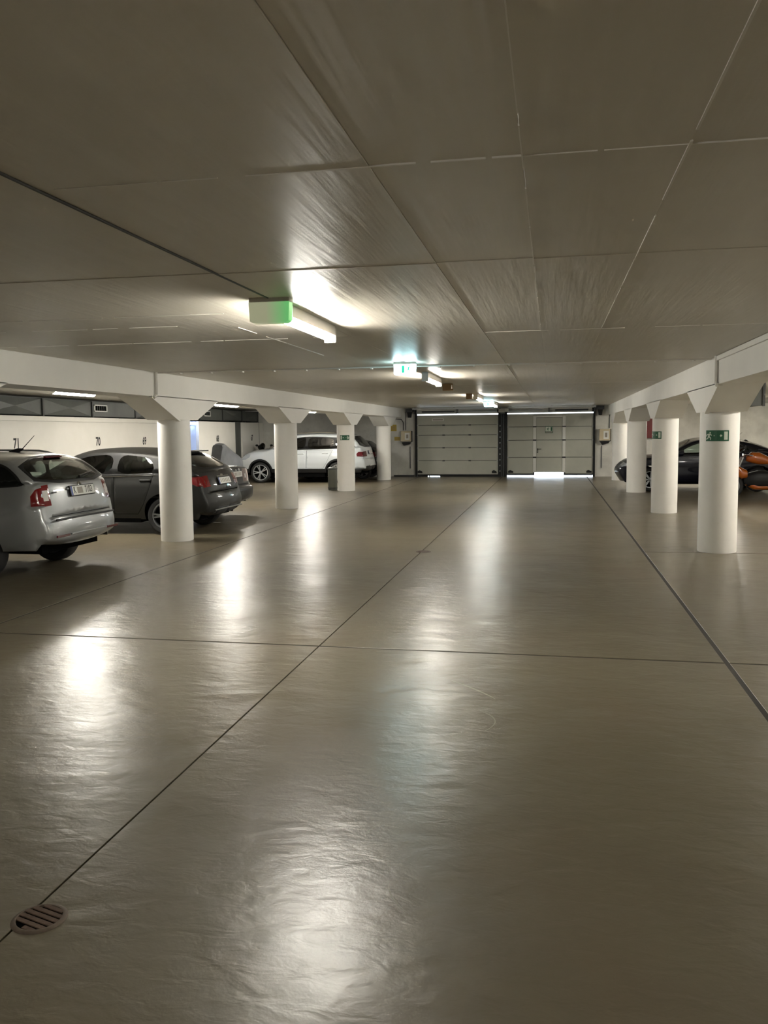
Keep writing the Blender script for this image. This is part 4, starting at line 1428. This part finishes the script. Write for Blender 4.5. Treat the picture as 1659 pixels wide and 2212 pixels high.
    for sd in (1, -1):
        yb = float(c.w(np.array([[xm, zm]]))[0])
        mr = loft([(h0 + xm - 0.04, zm, 0.095, 0.060), (h0 + xm, zm, 0.11, 0.075), (h0 + xm + 0.08, zm - 0.005, 0.09, 0.06), (h0 + xm + 0.12, zm - 0.01, 0.03, 0.02)], 16, 2.8).build('door_mirror', s.get('mirror_mat', paint), root, True)
        mr.location = (0, sd * (yb + 0.10), 0)
        for (xh, zh) in s['handles']:
            yh = float(c.w(np.array([[xh, zh]]))[0])
            B(h0 + xh - 0.10, h0 + xh + 0.10, sd * (yh - 0.01), sd * (yh + 0.028), zh - 0.014, zh + 0.014).build('door_handle', s.get('handle_mat', paint), root, bevel=0.008)
        if s.get('belt_strip'):
            x0, x1 = s['belt_strip']
            pts = []
            for q in np.linspace(x0, x1, 14):
                zq = float(s['belt'](np.array([q]))[0]) + s.get('strip_dz', 0.0)
                pts.append((h0 + q, sd * (float(c.w(np.array([[q, zq]]))[0]) + 0.004), zq))
            MB().tube(pts, 0.009, 6).build('belt_strip', 'chrome', root, True)
        if s.get('rails'):
            x0, x1, m_ = s['rails']
            pts = []
            for q in np.linspace(x0, x1, 16):
                i = int(np.argmin(np.abs(c.edge[:, 0] - q) + (c.edge[:, 1] < bz) * 10))
                k = abs((q - x0) / (x1 - x0) * 2 - 1)
                pts.append((h0 + q, sd * (c.we[i] + 0.005), c.edge[i, 1] + 0.055 - 0.05 * max(0, k - 0.8) / 0.2))
            MB().tube(pts, 0.014, 8).build('roof_rail', m_, root, True)
    # plate on the tail
    def on_tail(u, y, w, h, th, name, m_, parent=None, lift=0.0, rot=0.0):
        o_, up, out = c.at(u, 0.0)
        if out.x > 0: out = -out
        o_ = Vector((o_.x - L / 2, 0, o_.z)) + out * lift
        ex = Vector((0, -1, 0))          # reads left to right seen from behind
        mt = basis(o_ + Vector((0, -y, 0)), ex, up, out)
        mb = MB().box(-w / 2, w / 2, -h / 2, h / 2, -0.01, th)
        return mb.build(name, m_, parent or root, bevel=0.004, matrix=mt), mt
    if s.get('plate_u') is not None:
        po, mt = on_tail(s['plate_u'], 0, 0.54, 0.13, 0.012, 'plate_holder', 'black', lift=0.012)
        def sub(x0, x1, y0, y1, m_, name, z=0.0125, d=0.0015):
            return MB().box(x0, x1, y0, y1, z, z + d).build(name, m_, po, matrix=mt)
        sub(-0.26, 0.26, -0.055, 0.055, 'plate', 'number_plate')
        sub(-0.26, -0.222, -0.055, 0.055, 'plate_blue', 'country_band', 0.0141, 0.0008)
        if s.get('plate_text'):
            text_obj('plate_text', 'K', 0.115, 'print', po, mt @ Matrix.Translation((-0.175, 0, 0.0145)), 0.62, 0.0006, 0.001)
            text_obj('plate_text', '7103', 0.115, 'print', po, mt @ Matrix.Translation((0.135, 0, 0.0145)), 0.70, 0.0006, 0.001)
            sub(-0.12, 0.0, -0.038, 0.038, 'smudge', 'blurred_letters', 0.0141, 0.0006)
        else:
            for k in range(6):
                x = -0.18 + k * 0.07
                sub(x, x + 0.036, -0.034, 0.034, 'smudge', 'plate_print', 0.0141, 0.0006)
    return c, root, on_tail, parts

const = lambda a, b=0.0: (lambda x: a + b * x)

# ---- silver estate
silver = dict(name='estate_car', rear_low=0.345, L=4.57, W=1.77, H=1.47, wheel_r=0.315, rim_r=0.205, axles=(0.95, 3.53), sill=0.27, belt=const(1.085, -0.035), tumble=0.36,
    rear_round=(0.55, 0.21), rr=0.06, drop=0.06, crease=[(0.88, 0.80, -0.010, 0.02)],
    profile=[('bb', .16, .355), ('bm0', .03, .42), ('bm', .0, .57), ('bt', .045, .735), ('tl', .085, .93), ('wb', .135, 1.115), ('wb2', .17, 1.16), ('rr', .50, 1.405), ('rq', .66, 1.438), ('rm', 1.5, 1.468), ('rm2', 2.2, 1.455), ('wt', 2.72, 1.385), ('cw', 3.5, 1.01), ('hm', 4.05, .93), ('hf', 4.40, .77), ('fm', 4.57, .50), ('fb', 4.43, .25)],
    trim=[(.30, 1.085), (.38, 1.20), (.55, 1.325), (.80, 1.372), (1.6, 1.395), (2.3, 1.375), (2.72, 1.28), (3.2, 1.00), (3.15, .965), (2.0, 1.02), (.6, 1.065)],
    panes=[[(.34, 1.10), (.42, 1.20), (.57, 1.305), (.82, 1.345), (1.02, 1.35), (1.05, 1.07), (.7, 1.08)], [(1.10, 1.07), (1.08, 1.355), (1.5, 1.368), (1.98, 1.362), (2.02, 1.04)], [(2.08, 1.04), (2.05, 1.36), (2.3, 1.345), (2.66, 1.26), (3.0, 1.05), (3.05, .99)]],
    rear_door=[(1.38, .52), (1.22, .80), (1.06, 1.045), (2.05, 1.01), (2.06, .36), (1.5, .36)], front_door=[(2.07, .36), (2.06, 1.01), (3.12, .95), (3.16, .60), (3.1, .36)],
    tail_side=[(-.2, .855), (.235, .855), (.25, .97), (.21, 1.045), (.14, 1.085), (-.2, 1.11)], tail_side_clear=[[(-.2, .925), (.13, .925), (.17, .97), (.13, 1.035), (-.2, 1.035)]],
    head_side=[(4.15, .62), (4.8, .58), (4.8, .80), (4.12, .78)], bumper_split=(0.30, 0.85),
    ribbon=lambda c: [('reversing_light', c.U('tl', -.05), c.U('tl', .55), .89, 1.02, 0), ('tail_light', c.U('tl', -.36), c.U('wb', -.06), .85, 1.02, 0),
        ('seam#gap', c.U('bt', -.02), c.U('bt', .02), -.9, .9, 0),
        ('rear_window', c.U('wb', .35), c.U('rr', -.06), -.93, .93, 2), ('window_trim#rear', c.U('wb', -.1), c.U('rr', .0), -.995, .995, 1),
        ('tailgate', c.U('bt', .02), c.U('wb', -.1), -.92, .92, 0), ('rear_bumper#top', c.U('bb', -1), c.U('bt', -.02), -1.1, 1.1, 0),
        ('windscreen', c.U('wt', .04), c.U('cw', -.03), -.93, .93, 2), ('window_trim#front', c.U('wt', 0), c.U('cw', .02), -.97, .97, 1),
        ('bonnet', c.U('cw', .05), c.U('hf', 0), -.86, .86, 0), ('headlight', c.U('hf', .05), c.U('hf', .5), .62, 1.02, 0), ('grille', c.U('hf', .1), c.U('hf', .5), .0001, .5, 0), ('roof', c.U('rr', .02), c.U('wt', 0), -1.1, 1.1, 0)],
    spokes=(7, 0.0), rim_mat='alloy_dark', seat_x=(2.15, 1.25), cabin=(.45, 3.2), mirror=(2.95, 1.02), handles=((1.42, .90), (2.22, .88)), plate_u=4.30, plate_text=True, rails=(.85, 2.6, 'p_silver'))
c, root, on_tail, parts = build_car('silver estate car at the left edge, rear plate ending in 7103', silver, -5.52, 9.46, 'p_silver')
h0 = -silver['L'] / 2
# badge, script, lamps in the bumper, wiper, aerial, tow hook cover
bo, mt = on_tail(c.U('wb', -.38), 0, 0.01, 0.01, 0.002, 'badge_pin', 'chrome', lift=0.0)
bd = MB().lathe([(0.0, 0.006), (0.036, 0.006), (0.044, 0.003), (0.046, 0.0)], seg=28).build('badge', 'chrome', root, True, matrix=mt, recalc=False)
mb = MB().prism([(-0.026, -0.012), (0.0, -0.028), (0.010, -0.006), (0.024, 0.004), (0.006, 0.008), (-0.004, 0.026), (-0.012, 0.006)], 'z', 0.0062, 0.0085)
mb.build('badge_emblem', 'black', bd, matrix=mt)
on_tail(c.U('tl', .35), -0.56, 0.09, 0.018, 0.003, 'model_script', 'dsteel', lift=0.0)
on_tail(c.U('tl', .46), 0, 0.62, 0.022, 0.016, 'plate_trim', 'p_silver', lift=0.0)
on_tail(c.U('bt', -.28), 0, 1.30, 0.022, 0.006, 'bumper_edge', 'black', lift=-0.002)
for yy in (-0.56, 0.56):
    on_tail(c.U('bm', -.45), yy, 0.26, 0.028, 0.008, 'reflector', 'tail_dark', lift=-0.006)
on_tail(c.U('bm', -.42), 0, 0.80, 0.020, 0.010, 'bumper_moulding', 'p_silver', lift=0.0)
w0, up, out = c.at(c.U('wb2', -.1), 0)
wo = Vector((w0.x + h0, 0, w0.z))
MB().tube([wo + Vector((-.02, -0.05, 0.0)), wo + Vector((-.025, -0.2, 0.03)) , wo + up * 0.07 + Vector((-.03, -0.42, 0))], [0.018, 0.012, 0.006], 8).build('rear_wiper', 'black', root, True)
MB().tube([(h0 + 1.02, 0, 1.44), (h0 + .92, 0, 1.475), (h0 + .85, 0, 1.49)], [0.035, 0.028, 0.010], 10).tube([(h0 + .87, 0, 1.485), (h0 + .69, 0.0, 1.655)], [0.006, 0.003], 6).build('aerial', 'black', root, True)
B(h0 + .44, h0 + .47, -0.17, 0.17, 1.388, 1.408).build('brake_light', 'tail_dark', root)

# ---- grey hatchback
grey = dict(name='hatchback_car', L=4.29, W=1.78, H=1.435, wheel_r=0.316, rim_r=0.22, axles=(.80, 3.49), sill=0.25, belt=const(1.03, -0.03), tumble=0.38,
    rear_round=(0.55, 0.17), drop=0.06, crease=[(0.90, 0.78, -0.016, 0.012), (0.42, 0.66, 0.018, 0.02)],
    profile=[('bb', .20, .27), ('bm0', .05, .33), ('bm', .0, .50), ('bt', .06, .70), ('tl', .115, .88), ('wb', .19, 1.035), ('wb2', .225, 1.075), ('rr', .66, 1.335), ('rq', .80, 1.368), ('rm', 1.4, 1.425), ('rm2', 2.0, 1.43), ('wt', 2.45, 1.375), ('cw', 3.22, .99), ('hm', 3.78, .92), ('hf', 4.12, .78), ('fm', 4.29, .50), ('fb', 4.15, .23)],
    trim=[(.72, 1.09), (.86, 1.22), (1.15, 1.315), (1.7, 1.355), (2.2, 1.335), (2.6, 1.21), (2.98, .975), (2.9, .955), (1.9, .99), (1.0, 1.015)],
    panes=[[(.95, 1.06), (1.02, 1.23), (1.2, 1.295), (1.60, 1.325), (1.64, 1.0), (1.1, 1.02)], [(1.74, 1.0), (1.70, 1.325), (2.15, 1.31), (2.5, 1.20), (2.8, 1.0)]],
    rear_door=[(1.16, .50), (1.05, .75), (.98, 1.0), (1.68, .98), (1.70, .34), (1.28, .34)], front_door=[(1.71, .34), (1.69, .98), (2.92, .935), (2.98, .6), (2.9, .34)],
    tail_side=[(-.2, .79), (.22, .80), (.42, .89), (.40, .945), (.2, .965), (-.2, .97)], head_side=[(3.85, .64), (4.5, .58), (4.5, .80), (3.8, .80)], bumper_split=(0.25, 0.80),
    ribbon=lambda c: [('tail_light', c.U('tl', -.50), c.U('wb', -.42), .70, 1.02, 0),
        ('rear_window', c.U('wb2', .10), c.U('rr', -.10), -.82, .82, 2), ('window_trim#rear', c.U('wb', .7), c.U('rr', .0), -.90, .90, 1),
        ('seam#gap', c.U('bt', -.03), c.U('bt', .03), -.8, .8, 0), ('tailgate', c.U('bt', .03), c.U('wb', .6), -.86, .86, 0),
        ('lower_trim', c.U('bb', .0), c.U('bm', -.35), .0001, .62, 0), ('rear_bumper#top', c.U('bb', -1), c.U('bt', -.03), -1.1, 1.1, 0),
        ('windscreen', c.U('wt', .04), c.U('cw', -.03), -.93, .93, 2), ('window_trim#front', c.U('wt', 0), c.U('cw', .02), -.97, .97, 1),
        ('bonnet', c.U('cw', .05), c.U('hf', 0), -.86, .86, 0), ('headlight', c.U('hf', .05), c.U('hf', .5), .6, 1.02, 0), ('grille', c.U('hf', .1), c.U('hf', .7), .0001, .45, 0), ('roof', c.U('rr', .02), c.U('wt', 0), -1.1, 1.1, 0)],
    spokes=(5, 0.14), rim_mat='alloy_dark', rear_glass='glass_dark', seat_x=(2.0, 1.15), cabin=(.55, 3.0), mirror=(2.68, 1.02), handles=((1.12, .90), (1.95, .87)), plate_u=3.85, belt_strip=(.95, 2.9), strip_dz=-0.015, lower='dsteel')
c, root, on_tail, parts = build_car('dark grey hatchback with large red tail lights behind the nearest left column', grey, -5.45, 13.90, 'p_grey')
on_tail(c.U('wb', -.62), 0, 0.10, 0.05, 0.01, 'badge', 'chrome', lift=0.0)
on_tail(c.U('tl', .30), 0, 0.50, 0.02, 0.02, 'chrome_bar', 'chrome', lift=0.0)
on_tail(c.U('bm', -.55), 0, 1.20, 0.02, 0.014, 'diffuser_edge', 'steel', lift=0.0)
on_tail(c.U('tl', -.25), 0.5, 0.10, 0.018, 0.004, 'model_script', 'chrome', lift=0.0)
h0 = -grey['L'] / 2
B(h0 + .60, h0 + .85, -.58, .58, 1.348, 1.372).build('roof_spoiler', 'p_grey', root, bevel=0.008)

# ---- dark saloon
saloon = dict(name='saloon_car', L=4.43, W=1.70, H=1.39, wheel_r=0.31, rim_r=0.2, axles=(1.0, 3.70), sill=0.27, belt=const(.98, -0.02), tumble=0.42, rear_round=(0.35, 0.10), front_round=(.8, .16), drop=0.045, rr=0.04,
    profile=[('bb', .18, .28), ('bm0', .03, .34), ('bm', .0, .48), ('bs', .01, .61), ('bt', .09, .65), ('tl', .12, .84), ('te', .15, .985), ('tt', .22, 1.015), ('wb', .93, 1.05), ('rr', 1.50, 1.34), ('rm', 2.0, 1.385), ('wt', 2.50, 1.33), ('cw', 3.15, .97), ('hm', 3.8, .91), ('hf', 4.30, .77), ('fm', 4.43, .50), ('fb', 4.3, .26)],
    trim=[(1.12, 1.03), (1.30, 1.18), (1.62, 1.29), (2.1, 1.31), (2.5, 1.23), (2.98, .965), (2.9, .94), (1.5, .97)],
    panes=[[(1.25, 1.04), (1.38, 1.18), (1.66, 1.265), (1.9, 1.275), (1.92, .975), (1.5, .985)], [(2.0, .975), (1.98, 1.28), (2.15, 1.275), (2.46, 1.20), (2.82, .97)]],
    rear_door=[(1.40, .48), (1.25, .72), (1.2, .95), (1.95, .94), (1.96, .36), (1.5, .36)], front_door=[(1.97, .36), (1.96, .94), (2.92, .92), (2.98, .6), (2.9, .36)],
    tail_side=[(-.2, .72), (.30, .72), (.30, .93), (-.2, .93)], head_side=[(4.2, .60), (4.7, .58), (4.7, .77), (4.15, .77)], bumper_split=(0.30, 0.67),
    ribbon=lambda c: [('tail_light', c.U('bt', .30), c.U('te', -.25), .48, 1.02, 0),
        ('rear_window', c.U('wb', .05), c.U('rr', -.03), -.86, .86, 2), ('window_trim#rear', c.U('wb', 0), c.U('rr', 0), -.94, .94, 1), ('seam#gap', c.U('te', -.02), c.U('te', .02), -.8, .8, 0),
        ('tailgate', c.U('bt', .05), c.U('wb', -.05), -.80, .80, 0), ('rear_bumper#top', c.U('bb', -1), c.U('bt', 0), -1.1, 1.1, 0),
        ('windscreen', c.U('wt', .04), c.U('cw', -.03), -.93, .93, 2), ('window_trim#front', c.U('wt', 0), c.U('cw', .02), -.97, .97, 1),
        ('bonnet', c.U('cw', .05), c.U('hf', 0), -.86, .86, 0), ('headlight', c.U('hf', .05), c.U('hf', .5), .5, 1.02, 0), ('grille', c.U('hf', .1), c.U('hf', .6), .0001, .4, 0), ('roof', c.U('rr', .02), c.U('wt', 0), -1.1, 1.1, 0)],
    spokes=(5, 0.0), rim_mat='alloy_dark', tail='tail_dark', seat_x=(2.2, 1.45), cabin=(1.0, 3.0), mirror=(2.7, 1.0), handles=((1.40, .86), (2.12, .85)), plate_u=5.1, belt_strip=None)
c, root, on_tail, parts = build_car('dark old saloon with stickers on its boot, behind the grey hatchback', saloon, -5.98, 15.93, 'p_dark')
for k, (yy, w, h) in enumerate(((-0.42, 0.09, 0.07), (-0.20, 0.05, 0.08), (0.03, 0.035, 0.05), (0.20, 0.04, 0.08))):
    on_tail(c.U('tl', .55), yy, w, h, 0.003, 'sticker', 'plate', lift=0.0)
for yy in (-0.50, 0.50):
    on_tail(c.U('tl', -.15), yy, 0.08, 0.09, 0.004, 'reflector', 'plate', lift=-0.004)

# ---- white SUV
suv = dict(name='suv_car', L=4.55, W=1.84, H=1.67, wheel_r=0.345, rim_r=0.262, axles=(1.0, 3.68), sill=0.34, belt=const(1.13, -0.012), tumble=0.36, rear_round=(0.5, 0.14), front_round=(.9, .20), drop=0.06, rr=0.055,
    crease=[(0.92, 0.98, -0.016, 0.012), (0.62, 0.58, 0.012, 0.02)],
    profile=[('bb', .18, .36), ('bm0', .03, .42), ('bm', .0, .60), ('bt', .05, .79), ('tl', .09, .97), ('wb', .15, 1.16), ('wb2', .18, 1.20), ('rr', .50, 1.555), ('rq', .62, 1.60), ('rm', 1.3, 1.66), ('rm2', 2.1, 1.66), ('wt', 2.62, 1.60), ('cw', 3.42, 1.15), ('hm', 3.98, 1.09), ('hf', 4.36, .93), ('fm', 4.55, .62), ('fb', 4.4, .30)],
    trim=[(.36, 1.15), (.46, 1.27), (.64, 1.42), (.90, 1.49), (1.6, 1.53), (2.2, 1.53), (2.62, 1.45), (3.18, 1.115), (3.1, 1.09), (1.8, 1.10)],
    panes=[[(.42, 1.16), (.52, 1.27), (.68, 1.395), (.90, 1.455), (1.05, 1.465), (1.08, 1.125)], [(1.15, 1.125), (1.12, 1.475), (1.6, 1.50), (2.0, 1.50), (2.03, 1.115)], [(2.11, 1.115), (2.08, 1.50), (2.2, 1.50), (2.58, 1.425), (3.0, 1.17), (3.02, 1.11)]],
    rear_door=[(1.40, .62), (1.28, .86), (1.16, 1.09), (2.06, 1.08), (2.07, .48), (1.5, .48)], front_door=[(2.08, .48), (2.07, 1.08), (3.06, 1.06), (3.14, .7), (3.08, .48)],
    tail_side=[(-.2, .84), (.34, .87), (.36, .95), (.30, 1.02), (-.2, 1.02)], head_side=[(4.05, .86), (4.2, .78), (4.8, .74), (4.8, .95), (4.02, .95)], bumper_split=(0.28, 0.80), cladding=(0.055, 0.47),
    ribbon=lambda c: [('tail_light', c.U('tl', -.55), c.U('tl', .35), .60, 1.02, 0),
        ('rear_window', c.U('wb2', .03), c.U('rr', -.06), -.86, .86, 2), ('window_trim#rear', c.U('wb', .4), c.U('rr', 0), -.93, .93, 1), ('tailgate', c.U('bt', .03), c.U('wb', .4), -.86, .86, 0),
        ('lower_trim', c.U('bb', -1), c.U('bm', -.25), .0001, 1.02, 0), ('rear_bumper#top', c.U('bb', -1), c.U('bt', .0), -1.1, 1.1, 0),
        ('windscreen', c.U('wt', .04), c.U('cw', -.03), -.93, .93, 2), ('window_trim#front', c.U('wt', 0), c.U('cw', .02), -.97, .97, 1),
        ('bonnet', c.U('cw', .05), c.U('hf', 0), -.86, .86, 0), ('headlight', c.U('hf', .02), c.U('hf', .45), .55, 1.02, 0), ('grille', c.U('hf', .05), c.U('hf', .5), .0001, .5, 0), ('roof', c.U('rr', .02), c.U('wt', 0), -1.1, 1.1, 0)],
    spokes=(5, 0.16), rim_mat='alloy', tail='tail_dark', glass='glass_dark', seat_x=(2.2, 1.35), cabin=(.45, 3.1), mirror=(2.92, 1.16), handles=((1.42, .98), (2.25, .97)), plate_u=4.1, rails=(.75, 2.6, 'chrome'), lower='black')
c, root, on_tail, parts = build_car('white SUV parked across behind the left columns', suv, -5.95, 28.30, 'p_white')
on_tail(c.U('bm', -.2), 0, 1.0, 0.03, 0.012, 'bumper_moulding', 'chrome')

# ---- small black car behind the SUV
def squeeze_spec(sp, k):
    """the same body, shortened lengthwise"""
    q = dict(sp)
    P2 = lambda pts: [(x * k, z) for x, z in pts]
    q['L'] = sp['L'] * k
    q['profile'] = [(n_, x * k, z) for n_, x, z in sp['profile']]
    for key in ('trim', 'rear_door', 'front_door', 'tail_side', 'head_side'):
        q[key] = P2(sp[key])
    q['panes'] = [P2(p) for p in sp['panes']]
    q['axles'] = tuple(x * k for x in sp['axles'])
    q['axles'] = (q['axles'][0], q['axles'][1] - 0.05)
    q['seat_x'] = tuple(x * k for x in sp['seat_x'])
    q['cabin'] = tuple(x * k for x in sp['cabin'])
    q['mirror'] = (sp['mirror'][0] * k, sp['mirror'][1])
    q['handles'] = tuple((x * k, z) for x, z in sp['handles'])
    return q
small = squeeze_spec(grey, 0.76)
small.update(name='hatchback_car', tail='tail_dark', belt_strip=None, plate_u=None, glass='glass_dark', W=1.62, wheel_r=0.28, rim_r=0.19)
build_car('black small car mostly hidden behind the tail of the white SUV', small, -5.98, 30.42, 'p_black')

# ---- black car on the right
blk = dict(name='coupe_car', L=4.22, W=1.78, H=1.44, wheel_r=0.32, rim_r=0.225, axles=(.66, 3.36), sill=0.24, belt=const(1.0, 0.0), tumble=0.38, rear_round=(0.5, 0.16), front_round=(.9, .22), drop=0.055, mirror_mat='p_navy',
    profile=[('bb', .18, .30), ('bm', .0, .50), ('bt', .04, .74), ('tl', .08, .92), ('wb', .14, 1.04), ('rr', .70, 1.29), ('rq', 1.0, 1.365), ('rm', 1.5, 1.43), ('rm2', 1.9, 1.43), ('wt', 2.30, 1.375), ('cw', 3.05, 1.0), ('hm', 3.6, .94), ('hf', 4.02, .80), ('fm', 4.22, .55), ('fb', 4.07, .24)],
    trim=[(.60, 1.06), (.85, 1.19), (1.2, 1.30), (1.7, 1.345), (2.1, 1.33), (2.45, 1.21), (2.85, .985), (2.75, .96), (1.6, .985)],
    panes=[[(.85, 1.06), (.98, 1.19), (1.25, 1.275), (1.38, 1.285), (1.42, 1.0)], [(1.52, .995), (1.48, 1.305), (1.72, 1.318), (2.05, 1.305), (2.40, 1.18), (2.70, .985)]],
    front_door=[(1.46, .34), (1.45, .96), (2.78, .94), (2.86, .6), (2.78, .34)],
    tail_side=[(-.2, .78), (.34, .80), (.34, .93), (-.2, .93)], head_side=[(3.75, .70), (4.4, .62), (4.4, .80), (3.72, .83)], bumper_split=(0.25, 0.74),
    ribbon=lambda c: [('tail_light', c.U('bt', .2), c.U('wb', -.3), .6, 1.02, 0), ('rear_window', c.U('wb', .15), c.U('rr', -.1), -.84, .84, 2), ('window_trim#rear', c.U('wb', .05), c.U('rr', 0), -.92, .92, 1),
        ('tailgate', c.U('bt', .03), c.U('wb', .05), -.86, .86, 0), ('rear_bumper#top', c.U('bb', -1), c.U('bt', .0), -1.1, 1.1, 0),
        ('windscreen', c.U('wt', .04), c.U('cw', -.03), -.93, .93, 2), ('window_trim#front', c.U('wt', 0), c.U('cw', .02), -.97, .97, 1),
        ('bonnet', c.U('cw', .05), c.U('hf', 0), -.86, .86, 0), ('headlight', c.U('hf', .02), c.U('hf', .42), .6, 1.02, 0), ('grille', c.U('hf', .15), c.U('hf', .8), .0001, .45, 0), ('roof', c.U('rr', .02), c.U('wt', 0), -1.1, 1.1, 0)],
    spokes=(7, 0.10), rim_mat='alloy_dark', seat_x=(1.85, 1.0), cabin=(.5, 2.85), mirror=(2.58, 1.02), handles=((1.62, .88),), plate_u=None, glass='glass')
c, root, on_tail, parts = build_car('black coupe parked behind the right columns, nose towards the aisle', blk, 5.94, 24.62, 'p_navy')
h0 = -blk['L'] / 2
MB().tube([(h0 + 1.1, 0, 1.37), (h0 + .90, 0, 1.55)], [0.008, 0.003], 6).build('aerial', 'black', root, True)
